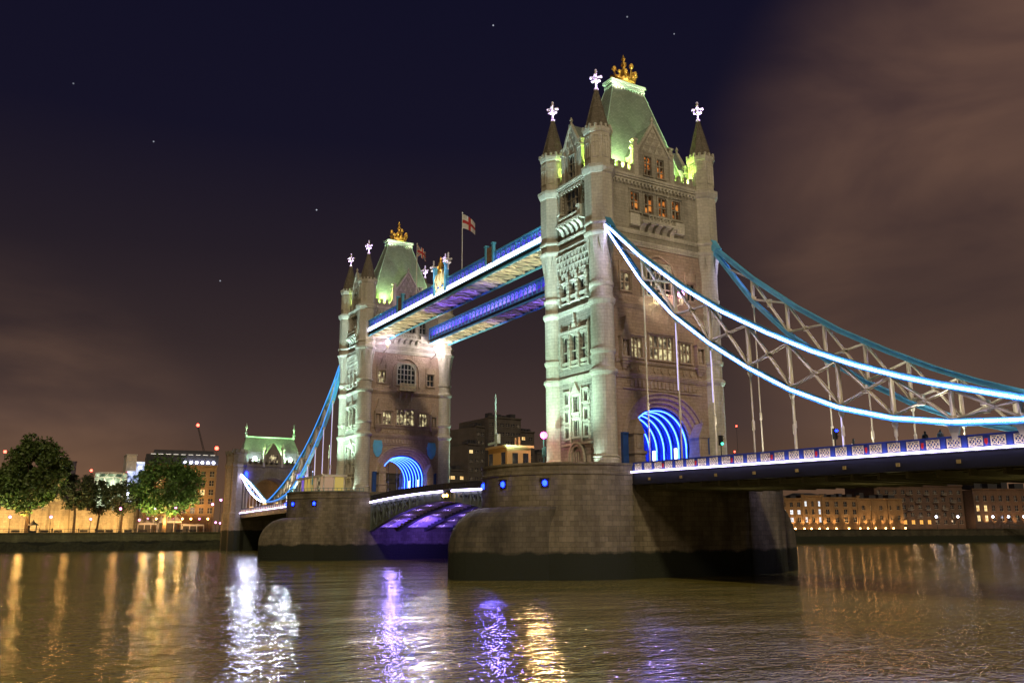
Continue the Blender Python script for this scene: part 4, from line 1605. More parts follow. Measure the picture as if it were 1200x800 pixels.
def make_bascule(x0, x1, label):
    T = thing('bascule_leaf', label, 'bascule', ((x0 + x1) / 2, 0, 1.0), 'bascule leaves of the opening span')
    n = 22
    xs = [x0 + (x1 - x0) * k / n for k in range(n + 1)]
    for y in (8.7, 3.0, -3.0, -8.7):
        mb = MB()
        for p, q in zip(xs[:-1], xs[1:]):
            if bas_top(p) - bas_bot(p) < 3.2:
                mb.extrude([(p, y - .14, bas_bot(p)), (q, y - .14, bas_bot(q)), (q, y - .14, bas_top(q) - 1.5), (p, y - .14, bas_top(p) - 1.5)], (0, .28, 0))
            else:
                mb.extrude([(p, y - .14, bas_bot(p)), (q, y - .14, bas_bot(q)), (q, y - .14, bas_bot(q) + .75), (p, y - .14, bas_bot(p) + .75)], (0, .28, 0))
                mb.extrude([(p, y - .13, bas_top(p) - 2.0), (q, y - .13, bas_top(q) - 2.0), (q, y - .13, bas_top(q) - 1.5), (p, y - .13, bas_top(p) - 1.5)], (0, .26, 0))
                mb.bar((p, y, bas_bot(p) + .5), (q, y, bas_top(q) - 1.8), .2, .3)
                mb.bar((p, y, bas_top(p) - 1.8), (q, y, bas_bot(q) + .5), .2, .3)
            mb.bar((p, y, bas_bot(p)), (q, y, bas_bot(q)), .8, .12)
        for k, p in enumerate(xs[::2]):
            mb.box(p - .07, p + .07, y - .32, y + .32, bas_bot(p), bas_top(p) - 1.5)
        mb.build('main_girder', M['greygreen'], T)
    mb = MB()
    for p in xs:
        zb = max(bas_bot(p), bas_top(p) - 3.4)
        mb.box(p - .1, p + .1, -8.5, 8.5, zb + .4, bas_top(p) - 1.5)
    for p, q in zip(xs[:-1], xs[1:]):
        for ya, yb in ((-8.5, -3), (-3, 3), (3, 8.5)):
            mb.bar((p, ya, bas_top(p) - 2.7), (q, yb, bas_top(q) - 2.7), .16, .16)
            mb.bar((p, yb, bas_top(p) - 2.75), (q, ya, bas_top(q) - 2.75), .16, .16)
    mb.build('cross_beam', M['cream'], T)
    mb = MB()
    for p, q in zip(xs[:-1], xs[1:]):
        for ya, yb in ((-8.4, -3.3), (-2.7, 2.7), (3.3, 8.4)):
            za, zb = min(bas_bot(p) + 1.1, bas_top(p) - 1.75), min(bas_bot(q) + 1.1, bas_top(q) - 1.75)
            mb.poly([(p + .25, ya, za), (q - .05, ya, zb), (q - .05, yb, zb), (p + .25, yb, za)])
            mb.bar((p + .1, ya, za - .35), (p + .1, yb, za - .35), .16, .75)
            mb.bar((p + .1, (ya + yb) / 2, za - .3), (q - .1, (ya + yb) / 2, zb - .3), .2, .6)
            mb.bar((p + .1, ya, za - .4), (q - .1, (ya + yb) / 2, zb - .4), .12, .14)
            mb.bar((p + .1, yb, za - .4), (q - .1, (ya + yb) / 2, zb - .4), .12, .14)
    mb.build('soffit_plate', M['cream'], T, recalc=False)
    mb = MB()
    for p, q in zip(xs[:-1], xs[1:]):
        mb.extrude([(p, -8.9, bas_top(p) - 1.5), (q, -8.9, bas_top(q) - 1.5), (q, -8.9, bas_top(q) - 1.2), (p, -8.9, bas_top(p) - 1.2)], (0, 17.8, 0))
    mb.build('roadway_slab', M['asphalt'], T)
    for d in (1, -1):
        y = 9.1 * d
        mb = MB()
        for p, q in zip(xs[:-1], xs[1:]):
            mb.bar((p, y, bas_top(p) - .06), (q, y, bas_top(q) - .06), .16, .12)
            mb.bar((p, y, bas_top(p) - .95), (q, y, bas_top(q) - .95), .16, .12)
            for t in (0, .5):
                xx = p + (q - p) * t
                mb.box(xx - .09, xx + .09, y - .07, y + .07, bas_top(xx) - .95, bas_top(xx) - .1)
                m1 = xx + (q - p) * .25
                mb.bar((m1, y, bas_top(m1) - .9), (m1, y, bas_top(m1) - .1), .5, .05, up=(0, 1, 0))
        mb.build('railing', M['black'], T)
        mb = MB()
        lo, hi = (x0 + 1.6, x1) if x0 > 35 else (x0, x1 - 1.6)
        m = 12
        for k in range(m):
            p, q = lo + (hi - lo) * k / m, lo + (hi - lo) * (k + 1) / m
            mb.bar((p, y + d * .12, bas_top(p) - 1.3), (q, y + d * .12, bas_top(q) - 1.3), .12, .3)
        mb.build('led_strip', M['ledbascule'], T)
    return T

for bx in (43, 47.5, 52, 56.5, 61, 65.5, 70):
    for by in (-5.8, 0, 5.8):
        spot('bascule_lamp', (bx - .8, by, bas_bot(bx) - .1), (bx + .1, by, bas_bot(bx) + 3), 130, (.30, .20, 1.0), 140, .9, .12)
make_bascule(38.2, 71.9, 'bascule leaf reaching from the far pier, violet light on its underside')
make_bascule(10.4, 38.1, 'bascule leaf reaching from the near pier, mostly behind it')
# amber navigation lights where the leaves meet
for q in (-.55, .55):
    T = thing('navigation_light', 'pair of round amber navigation lights hung where the bascules meet', 'navigation light', (38.15 + q, 9.35, 6.0), 'amber navigation lights')
    mb = MB()
    mb.box(38.15 + q - .3, 38.15 + q + .3, 9.15, 9.4, 6.0, 6.7)
    mb.tube((38.15 + q, 9.3, 6.7), (38.15 + q, 9.3, 7.1), .06, .06, 6)
    mb.build('housing', M['black'], T)
    mb = MB()
    mb.ball((38.15 + q, 9.5, 6.35), .26, 10)
    mb.build('amber_lens', M['amber'], T)

# ================================================================== WATER AND GROUND
def water_material():
    m, nt, b = newmat('muddy river water')
    L = nt.links.new
    b.inputs['Base Color'].default_value = (0.26, 0.22, 0.055, 1)
    b.inputs['Roughness'].default_value = 0.06
    b.inputs['IOR'].default_value = 1.33
    geo = nt.nodes.new('ShaderNodeNewGeometry')
    hs = []
    for sc, det, amp, dist in ((0.10, 1, 0.40, 0.0), (0.55, 2, 0.11, 0.5), (2.3, 2, 0.062, 0.6), (6.0, 1, 0.007, 0.4)):
        mp = nt.nodes.new('ShaderNodeMapping')
        mp.inputs['Rotation'].default_value = (0, 0, 0.62)
        mp.inputs['Scale'].default_value = (1.35, 0.75, 1)
        L(geo.outputs['Position'], mp.inputs[0])
        n = nt.nodes.new('ShaderNodeTexNoise')
        n.inputs['Scale'].default_value = sc
        n.inputs['Detail'].default_value = det
        n.inputs['Distortion'].default_value = dist
        L(mp.outputs[0], n.inputs['Vector'])
        q = nt.nodes.new('ShaderNodeMath')
        q.operation = 'MULTIPLY'
        L(n.outputs[0], q.inputs[0])
        q.inputs[1].default_value = amp
        hs.append(q.outputs[0])
    s = hs[0]
    for h in hs[1:]:
        a = nt.nodes.new('ShaderNodeMath')
        L(s, a.inputs[0])
        L(h, a.inputs[1])
        s = a.outputs[0]
    bp = nt.nodes.new('ShaderNodeBump')
    bp.inputs['Strength'].default_value = 1.0
    bp.inputs['Distance'].default_value = 1.0
    L(s, bp.inputs['Height'])
    L(bp.outputs[0], b.inputs['Normal'])
    return m

mb = MB()
mb.poly([(-900, -1500, -4.8), (1500, -1500, -4.8), (1500, 900, -4.8), (-900, 900, -4.8)])
w = mb.build('river_water', water_material())
w['kind'] = 'structure'

BANK = [(205.5, 420), (205.5, 60), (206, 5), (205, -40), (196, -70), (178, -120), (160, -180), (150, -205), (117, -298), (60, -470), (20, -800)]
M['bankwall'] = stone('river wall stone', (0.10, 0.105, 0.05), (0.13, 0.135, 0.065), (0.06, 0.065, 0.03), 1.6, 0.55, 0.7, grime=0.4, tide=-1.9)
M['ground'] = simple('paved bank', (0.16, 0.14, 0.11), 0.9, 0, 0.25, 0.3)
mb = MB()
top = [(x, y, 0.35) for x, y in BANK]
mb.poly(top + [(1500, -800, 0.35), (1500, 420, 0.35)])
g = mb.build('ground', M['ground'])
g['kind'] = 'structure'

def wall_run(pts, thick, z0, z1, mat, name, label, cat='river wall', coping=True):
    mb = MB()
    for (ax, ay), (bx, by) in zip(pts[:-1], pts[1:]):
        d = Vector((bx - ax, by - ay, 0)).normalized()
        nrm = Vector((d.y, -d.x, 0))
        if nrm.x > 0:
            nrm = -nrm
        a, b = Vector((ax, ay, z0)), Vector((bx, by, z0))
        q = [a + nrm * .05, b + nrm * .05, b - nrm * thick, a - nrm * thick]
        mb.prism([(v.x, v.y) for v in q], z0, z1)
        if coping:
            q = [a + nrm * .3, b + nrm * .3, b - nrm * (thick + .2), a - nrm * (thick + .2)]
            mb.prism([(v.x, v.y) for v in q], z1 + .003, z1 + .28)
    o = mb.build(name, mat)
    tag(o, label, cat)
    return recenter(o)

wall_run(BANK[:3], 1.2, -7, .45, M['bankwall'], 'river_wall', 'dark weedy river wall along the tree-lined bank on the left')
wall_run(BANK[2:6], 1.2, -7, .45, M['bankwall'], 'river_wall', 'river wall behind the two great piers')
M['quaywall'] = stone('dark quay wall', (0.05, 0.045, 0.03), (0.07, 0.06, 0.04), (0.03, 0.03, 0.02), 1.6, 0.55, 0.7, grime=0.5, tide=-1.9)
wall_run(BANK[5:], 1.2, -7, .45, M['quaywall'], 'river_wall', 'dark river wall below the lit wharf buildings on the right')
# foreshore strip with weed at the foot of the left wall
mb = MB()
N = 60
ring = []
for k in range(N + 1):
    y = 130 - 125 * k / N
    ring.append((203.2 + .8 * sin(k * 1.7) + .5 * sin(k * .6), y))
for k in range(N):
    (xa, ya), (xb, yb) = ring[k], ring[k + 1]
    mb.poly([(xa, ya, -5), (xb, yb, -5), (205.6, yb, -2.4 + .5 * sin(k * .9)), (205.6, ya, -2.4 + .5 * sin((k - 1) * .9))])
f = mb.build('foreshore', simple('weedy mud', (0.025, 0.028, 0.012), 0.9, 0, .4, 1.2, .6))
f['kind'] = 'structure'

# ================================================================== THINGS ON THE PIERS
def street_lamp(x, y, z0, h, globe, label, group, r=.3, mat=None, arms=False, post=None):
    T = thing('street_lamp', label, 'street lamp', (x, y, z0), group)
    mb = MB()
    mb.lathe([(.22, z0), (.2, z0 + .5), (.1, z0 + .7), (.07, z0 + h * .5), (.06, z0 + h - r)], x, y, 8)
    if arms:
        mb.bar((x - .75, y + .3, z0 + h * .55), (x + .75, y - .3, z0 + h * .55), .09, .12)
        for q in (-1, 1):
            mb.tube((x + q * .75, y - q * .3, z0 + h * .5), (x + q * .75, y - q * .3, z0 + h * .72), .1, .1, 6)
    mb.build('post', post or M['black'], T)
    mb = MB()
    mb.ball((x, y, z0 + h), r, 10)
    mb.build('globe', mat or globe, T)
    return T

# orange control cabin on the near pier with its mast
cx, cy = 8.2, 15.2
R2 = Matrix.Rotation(0.0, 4, 'Z')
T = thing('control_cabin', 'small flat-roofed orange-lit cabin with a tall mast on the near pier', 'cabin', (6.3, 15.9, 7.25))
mb = MB()
CX0, CX1, CY0, CY1 = 5.0, 9.9, 13.6, 17.2
mb.box(CX0, CX1, CY0, CY1, 7.25, 11.2)
mb.build('wall', simple('ochre rendered wall', (.50, .33, .14), .7, 0, .08), T)
mb = MB()
mb.box(CX0 - .3, CX1 + .3, CY0 - .3, CY1 + .3, 11.2, 11.5)
mb.box(CX0 + 1.0, CX0 + 1.3, CY0 + 1, CY0 + 1.3, 11.5, 12.7)
mb.box(CX0 + 2.0, CX0 + 2.2, CY0 + 1, CY0 + 1.2, 11.5, 12.7)
mb.build('flat_roof', simple('ochre roof edge', (.42, .29, .14), .7), T)
for xx in (CX0 + .9, CX0 + 4.2):
    for (a, b, c, d) in ((xx - .5, xx + .5, CY1, CY1 + .06),):
        mb = MB()
        mb.box(a, b, c, d, 8.9, 10.6)
        mb.build('window', M['darkglass'], T)
for yy in (14.3, 15.9):
    mb = MB()
    mb.box(CX0 - .06, CX0, yy - .3, yy + .5, 8.6, 10.5)
    mb.build('window', M['darkglass'], T)
mb = MB()
mx, my = 9.0, 16.6
mb.tube((mx, my, 11.4), (mx, my, 15.0), .2, .14, 8)
mb.tube((mx, my, 15.0), (mx, my, 18.6), .13, .09, 8)
mb.bar((mx - .9, my, 12.2), (mx + 1.5, my + .3, 12.0), .12, .3)
mb.bar((mx - .9, my + .3, 12.8), (mx + .4, my, 12.8), .1, .1)
mb.box(mx - .9, mx - .2, my - .2, my + .3, 12.0, 13.2)
mb.build('mast', M['lead'], T)
spot('cabin_light', (4.0, 21.2, 9.6), (7.4, 17.2, 9.8), 150, SODIUM, 120, .9, .2)
# railing along the near pier's edge is low: a few bollard-like posts and onlookers
lamp = street_lamp(3.4, 12.6, 7.25, 5.55, M['globe'], 'pink glowing globe lamp on a teal post between cabin and near tower', None, .46, M['globelamp'], True, M['teal'])
point('lamp_glow', (3.4, 13.6, 12.8), 260, (1.0, .56, .24), .4)
spot('lamp_beam', (3.0, 13.2, 12.85), (-40, 48, -4.8), 7000, (1.0, .58, .22), 75, .9, .42)

def person(x, y, z, h, label, col, facing=0.0, group=None):
    """standing figure: one skin-grown body"""
    k = h / 1.75
    me = bpy.data.meshes.new('person')
    V = [(0, 0, .95), (0, 0, 1.2), (0, 0, 1.42), (0, .02, 1.52), (0, .03, 1.66), (0, .02, 1.74),
         (-.10, 0, .88), (-.11, .02, .48), (-.12, 0, .07), (-.12, .14, .03), (.10, 0, .88), (.12, .05, .48), (.13, 0, .07), (.13, .14, .03),
         (-.19, 0, 1.40), (-.25, 0, 1.13), (-.23, .12, .92), (.19, 0, 1.40), (.25, -.02, 1.13), (.22, .14, .95), (-.22, .16, .82), (.21, .2, .86)]
    E = [(0, 1), (1, 2), (2, 3), (3, 4), (4, 5), (0, 6), (6, 7), (7, 8), (8, 9), (0, 10), (10, 11), (11, 12), (12, 13), (2, 14), (14, 15), (15, 16), (16, 20), (2, 17), (17, 18), (18, 19), (19, 21)]
    Rr = [.15, .14, .15, .06, .11, .08, .10, .075, .05, .045, .10, .075, .05, .045, .07, .05, .04, .07, .05, .04, .035, .035]
    c, s = cos(facing), sin(facing)
    me.from_pydata([((a * c - b * s) * k, (a * s + b * c) * k, q * k) for a, b, q in V], E, [])
    o = bpy.data.objects.new('person', me)
    COL.objects.link(o)
    md = o.modifiers.new('skin', 'SKIN')
    for i, r in enumerate(Rr):
        me.skin_vertices[0].data[i].radius = (r * k, r * k)
    me.skin_vertices[0].data[0].use_root = True
    sb = o.modifiers.new('sub', 'SUBSURF')
    sb.levels = sb.render_levels = 1
    o.location = (x, y, z)
    me.materials.append(col)
    tag(o, label, 'person', group)
    return o

cloth_dark = simple('dark coat cloth', (.03, .03, .035), .9)
cloth_grey = simple('grey jacket cloth', (.22, .21, .22), .9)

# glazed refreshment cabin on the far pier
T = thing('glazed_kiosk', 'long glazed kiosk lit yellow and violet on the far pier', 'kiosk', (90, 17, 7.25))
KX0, KX1, KY0, KY1 = 77.0, 93.5, 12.8, 17.0
mb = MB()
mb.box(KX0 - .4, KX1 + .4, KY0 - .4, KY1 + .4, 11.35, 11.75)
mb.box(KX0, KX1, KY0, KY1, 7.25, 7.6)
for k in range(9):
    x = KX0 + (KX1 - KX0) * k / 8
    mb.box(x - .12, x + .12, KY1 - .12, KY1 + .06, 7.6, 11.35)
for y in (KY0, (KY0 + KY1) / 2, KY1):
    mb.box(KX0 - .08, KX0 + .1, y - .12, y + .12, 7.6, 11.35)
mb.build('frame', M['cream'], T)
kg = [emit('yellow lit kiosk glass', (1.0, .72, .16), .42), emit('violet lit kiosk glass', (.32, .18, 1.0), .5), emit('warm lit kiosk glass', (1.0, .62, .36), .32), M['hallglass']]
for k in range(8):
    x0 = KX0 + (KX1 - KX0) * k / 8 + .13
    x1 = KX0 + (KX1 - KX0) * (k + 1) / 8 - .13
    mb = MB()
    mb.box(x0, x1, KY1 - .1, KY1 - .05, 7.6, 11.3)
    mb.build('glass_panel', kg[(2, 3, 2, 0, 0, 0, 1, 3)[k]], T)
for j, y in enumerate((KY0, (KY0 + KY1) / 2)):
    mb = MB()
    mb.box(KX0 - .02, KX0 + .03, y + .13, y + 1.95, 7.6, 11.3)
    mb.build('glass_panel', kg[2 if j else 0], T)
point('kiosk_light', (84, 14.5, 10.6), 120, (1.0, .75, .3), .3)
mb = MB()
for k in range(40):     # handrail round the end of the far pier
    a = -0.1 + (pi + .2) * k / 39
    p = (82.3 + 10.2 * cos(a), 11.5 + 10.2 * sin(a))
    mb.tube((p[0], p[1], 7.25), (p[0], p[1], 9.0), .05, .05, 5)
    if k < 39:
        b = -0.1 + (pi + .2) * (k + 1) / 39
        for z in (8.4, 8.95):
            mb.tube((p[0], p[1], z), (82.3 + 10.2 * cos(b), 11.5 + 10.2 * sin(b), z), .04, .04, 5)
recenter(tag(mb.build('pier_railing', M['teal']), 'thin railing round the edge of the far pier in front of the kiosk', 'railing'))
street_lamp(80.2, 18.3, 7.25, 5.2, M['globewhite'], 'blue post with a small lamp standing in front of the far pier kiosk', None, .13, emit('dim blue lamp globe', (.5, .6, 1.0), 2.0), True, M['bluelit'])
mb = MB()
mb.tube((88.5, 12.2, 7.25), (88.5, 12.2, 18.8), .09, .05, 6)
mb.tube((88.5, 12.2, 16.0), (88.5, 12.2, 16.4), .16, .16, 6)
recenter(tag(mb.build('thin_pole', M['cream']), 'bare thin pole rising behind the far pier kiosk', 'pole'))

# lamps bracketed high on the towers
def wall_lamp(x, y, z, label, power, col, group=None, r=.42, mat=None):
    T = thing('wall_lamp', label, 'wall lamp', (x + .8, y, z - .5), group)
    mb = MB()
    mb.tube((x + 2.6, y, z - 1.9), (x, y, z - 1.2), .09, .09, 6)
    mb.lathe([(.12, z - 1.5), (.32, z - 1.0), (.36, z - .7), (.2, z - .45), (.16, z - .3)], x, y, 8)
    mb.build('bracket', M['cream'], T)
    mb = MB()
    mb.ball((x, y, z), r, 10)
    mb.build('globe', mat or M['globe'], T)
    point('lamp_glow', (x - 1.5, y, z + .2), power, col, .3)
    if power > 100 and x > 20:
        spot('lamp_beam', (x - .75, y + .25, z), (-30, 46, -4.8), power * 60, (.95, .84, 1.0), 50, .9, .42)
    return T

wall_lamp(73.9, 5.5, 39.2, 'smaller glowing violet-white lamp high on the far tower, under the lit walkway', 160, (1.0, .86, .72), 'lamps high on the far tower', .42, M['globeblaze'])
wall_lamp(73.7, -5.7, 39.0, 'brightest lamp high on the far tower, right of its twin', 900, (1.0, .86, .62), 'lamps high on the far tower', .55, emit('dazzling lamp globe', (1.0, .80, .92), 80))
wall_lamp(-8.2, -1.7, 31.0, 'pink glowing lamp beside the pierced balcony on the near tower', 220, (1.0, .66, .52), None, .45)
spot('balcony_fill_spot', (-9.0, 3.4, 29.2), (-6.4, .4, 30.6), 700, (1.0, .86, .6), 100, .8, .1)  # extra spot added to brighten the pierced balcony front

# flags
def flag(x, y, z0, z1, w, h, label, kind):
    T = thing('flag_pole', label, 'flag', (x, y, z0), 'flags over the walkways')
    mb = MB()
    mb.tube((x, y, z0), (x, y, z1), .09, .06, 8)
    mb.ball((x, y, z1 + .1), .14, 6)
    mb.build('pole', M['white'], T)
    mb = MB()
    nx, nz = 42, 26
    dv = Vector((-.93, -.30, 0)).normalized()
    def P(i, j):
        u, v = i / nx, j / nz
        p = Vector((x, y, z1 - .15)) + dv * (w * u * .78)
        p.z -= h * v * (1 - .25 * u) + u ** 1.3 * w * .62
        p += Vector((dv.y, -dv.x, 0)) * (.28 * sin(u * 7.5 + v * .8) * u)
        return p
    for i in range(nx):
        for j in range(nz):
            u, v = (i + .5) / nx, (j + .5) / nz
            if kind == 'cross':
                mi = 1 if abs(u - .5) < .075 or abs(v - .5) < .12 else 0
            else:
                a, b = (u - .5) * 2, (v - .5)
                dd = min(abs(b - a / 2), abs(b + a / 2))
                if abs(u - .5) < .055 or abs(v - .5) < .10:
                    mi = 1
                elif abs(u - .5) < .09 or abs(v - .5) < .165:
                    mi = 0
                elif dd < .04:
                    mi = 1
                elif dd < .12:
                    mi = 0
                else:
                    mi = 2
            mb.poly([P(i, j), P(i + 1, j), P(i + 1, j + 1), P(i, j + 1)], mi)
    mb.build('cloth', [simple('white bunting', (.75, .72, .7), .8), simple('red bunting', (.5, .04, .05), .8), simple('blue bunting', (.02, .03, .2), .8)], T, recalc=False)

flag(37.3, 7.2, 43.5, 55.4, 4.3, 2.7, 'white flag with a red cross flying over the middle of the walkway', 'cross')
flag(56.3, 7.2, 43.5, 55.2, 3.6, 2.4, 'red white and blue flag flying beside the far tower roof', 'union')

# traffic signals and walkers on the right-hand deck
def signal(x, y, z, label, lens, up):
    T = thing('traffic_signal', label, 'traffic light', (x, y, z), 'traffic signals on the deck')
    mb = MB()
    mb.tube((x, y, z), (x, y, z + 2.3), .06, .06, 6)
    mb.box(x - .17, x + .17, y - .17, y + .17, z + 2.2, z + 3.25)
    for k in range(3):
        mb.box(x - .36, x - .16, y - .15, y + .15, z + 2.44 + k * .33, z + 2.5 + k * .33)
    mb.build('signal_head', M['black'], T)
    mb = MB()
    mb.ball((x - .2, y, z + 2.38 + up * .33), .15, 8)
    mb.build('lens', lens, T)

signal(-24.0, 8.0, 7.2, 'traffic signal showing green in front of the near tower', M['greenlight'], 0)
signal(-35.4, 4.0, 7.0, 'dark traffic signal with a blue glowing lens out on the right-hand deck', M['bluelight'], 2)
for x, y, f, lb, cm in ((-40.6, 8.1, 2.2, 'lone walker in a grey jacket on the right-hand deck', cloth_grey), (-47.6, 8.0, 1.2, 'walker in a dark coat, left of two side by side on the deck', cloth_dark),
                        (-48.9, 7.9, 1.0, 'walker in a grey jacket, right of two side by side on the deck', cloth_grey)):
    person(x, y, 6.85, 1.75, lb, cm, f)
person(-2.2, 19.0, 7.25, 1.78, 'onlooker in a dark coat by the near tower corner on the pier', cloth_dark, .4)
person(2.9, 19.0, 7.25, 1.8, 'onlooker in a dark coat in front of the orange cabin', cloth_dark, .2)
# far red warning lights on cranes beyond

# the far tower's upper windows facing the walkways are unlit
for o in far_tower.children:
    for c in o.children:
        if c.name.startswith('pane') and c.data.materials[0] is M['orangeglass']:
            c.data = c.data.copy()
            c.data.materials[0] = M['darkglass']

# ================================================================== NORTH GATE TOWER (ABUTMENT)
M['abut'] = stone('gate tower granite', (0.20, 0.18, 0.15), (0.25, 0.225, 0.19), (0.14, 0.125, 0.11), 1.1, .45, .6, grime=.45, tide=1.2)
T = thing('gate_tower', 'low stone gate tower with steep green-lit roof at the left end of the bridge', 'gate tower', (180, 0, -6))
mb = MB()
AW = 10.4
f0 = Face('S', -175.0)
def abut_arch(u):
    return 9.0 + 7.6 * max(0, 1 - (abs(u) / 7.2) ** 2) ** .5
mb.box(175, 184, -AW, AW, -6, 6.4)
for s in (-1, 1):
    mb.box(175, 184, s * 7.2, s * AW, 6.4, 20.6)
n = 20
for k in range(n):
    a, b = -7.2 + 14.4 * k / n, -7.2 + 14.4 * (k + 1) / n
    mb.extrude([(175, a, abut_arch(a)), (175, b, abut_arch(b)), (175, b, 20.6), (175, a, 20.6)], (9, 0, 0))
mb.build('wall', M['abut'], T)
for y in (-AW + .4, AW - .4):
    for x in (175.4, 183.6):
        mb = MB()
        mb.lathe([(2.3, -6), (2.3, 6), (2.0, 6.4), (2.0, 19.6), (2.25, 20.2), (2.25, 20.8), (2.0, 21.0), (2.0, 23.3), (2.2, 23.6), (2.2, 23.9)], x, y, 8, pi / 8)
        for k in range(8):
            a = k * pi / 4
            mb.box(x + 1.9 * cos(a) - .42, x + 1.9 * cos(a) + .42, y + 1.9 * sin(a) - .42, y + 1.9 * sin(a) + .42, 23.9, 24.9)
        mb.build('corner_turret', M['abut'], T)
mb = MB()
mb.box(174.8, 184.2, -AW, AW, 19.9, 20.6)
y = -AW + 2.5
while y < AW - 2.6:
    mb.box(174.85, 175.4, y, y + .8, 20.6, 22.2)
    y += 1.6
mb.box(174.85, 175.4, -AW + 2, AW - 2, 20.6, 21.3)
for u in (-7.5, 7.5):
    mb.box(174.6, 175.1, u - .3, u + .3, 6.4, 12.5)
pr = [(7.35 * sin(-pi / 2 + pi * k / 16), 9.0 + 7.8 * cos(-pi / 2 + pi * k / 16)) for k in range(17)]
for (a, za), (b, zb) in zip(pr[:-1], pr[1:]):
    mb.bar((174.85, a, za), (174.85, b, zb), .5, .5)
mb.build('parapet', M['abut'], T)
mb = MB()
pts = [(176.2, -10.2, 20.6), (183.2, -10.2, 20.6), (183.2, 10.2, 20.6), (176.2, 10.2, 20.6), (177.4, -8.6, 24.6), (182.2, -8.6, 24.6), (182.2, 8.6, 24.6), (177.4, 8.6, 24.6), (179.8, -7.4, 29.2), (179.8, 7.4, 29.2)]
mb.mesh(pts, [(0, 1, 5, 4), (1, 2, 6, 5), (2, 3, 7, 6), (3, 0, 4, 7), (4, 5, 8), (5, 6, 9, 8), (6, 7, 9), (7, 4, 8, 9)])
rf = mb.build('roof', M['slate'], T)
mb = MB()
mb.bar((179.8, -7.6, 29.3), (179.8, 7.6, 29.3), .3, .4)
for s in (-1, 1):
    mb.lathe([(.35, 29), (.3, 30), (.5, 30.3), (.2, 30.8), (.2, 31.6), (.45, 32), (.2, 32.4), (.05, 33.4)], 179.8, s * 7.4, 8)
for i in (4, 7):
    mb.bar(pts[i - 4], pts[i], .25, .25)
mb.build('ridge_finial', M['lead'], rf)
mb = MB()
fa = [(-2.4, 20.6), (2.4, 20.6), (2.4, 23.4), (0, 27.2), (-2.4, 23.4)]
mb.extrude([(174.9, a, z) for a, z in fa], (4.6, 0, 0))
dg = mb.build('dormer_gable', M['abut'], T)
mb = MB()
mb.box(174.8, 174.88, -1.3, 1.3, 21.2, 23.6)
mb.build('window', M['hallglass'], dg)
for y in (-2.8, 2.8):
    mb = MB()
    mb.lathe([(.35, 19.8), (.35, 25.2), (.5, 25.5), (.05, 27.0)], 174.9, y, 6)
    mb.build('pinnacle', M['dress'], dg)
for y in (5.4, -5.4):
    spot('gate_roof_floodlight', (174.6, y, 21.8), (179.5, y * .8, 26.5), 30000, (.46, 1.0, .30), 120, .9, .2)
    T2 = thing('roof_lantern', 'dazzling floodlight on the gate tower parapet beside the dormer', 'floodlight', (175.7, y, 21.3), 'gate tower roof floodlights')
    mb = MB()
    mb.box(175.5, 175.9, y - .3, y + .3, 21.3, 22.0)
    mb.build('bracket', M['black'], T2)
    mb = MB()
    mb.ball((175.5, y, 22.4), .5, 8)
    mb.build('globe', emit('gate floodlight lens', (.86, .95, 1.0), 60), T2)
    spot('gate_beam', (175.0, y, 22.4), (20, 40, -4.8), 17000, (.9, .95, 1.0), 40, .9, .45)
for y in (9.2, -9.2):
    point('gate_roof_floodlight', (175.7, y, 22.0), 1600, LIME, .25)
spot('gate_arch_light', (172, 0, 7.4), (176, 0, 16), 900, (.45, .4, 1.0), 110, .9, .3)
spot('gate_sodium_light', (182, 34, 6.5), (181, 12, 8), 13000, (1.0, .46, .12), 80, .9, .4)

# blue markers each side of the gate arch
for s in (-1, 1):
    mb = MB()
    mb.lathe([(.05, 16.2), (.5, 16.6), (.5, 18.0), (.05, 18.4)], 174.6, s * 8.0, 8)
    o = mb.build('blue_marker', M['bluelight'], T)

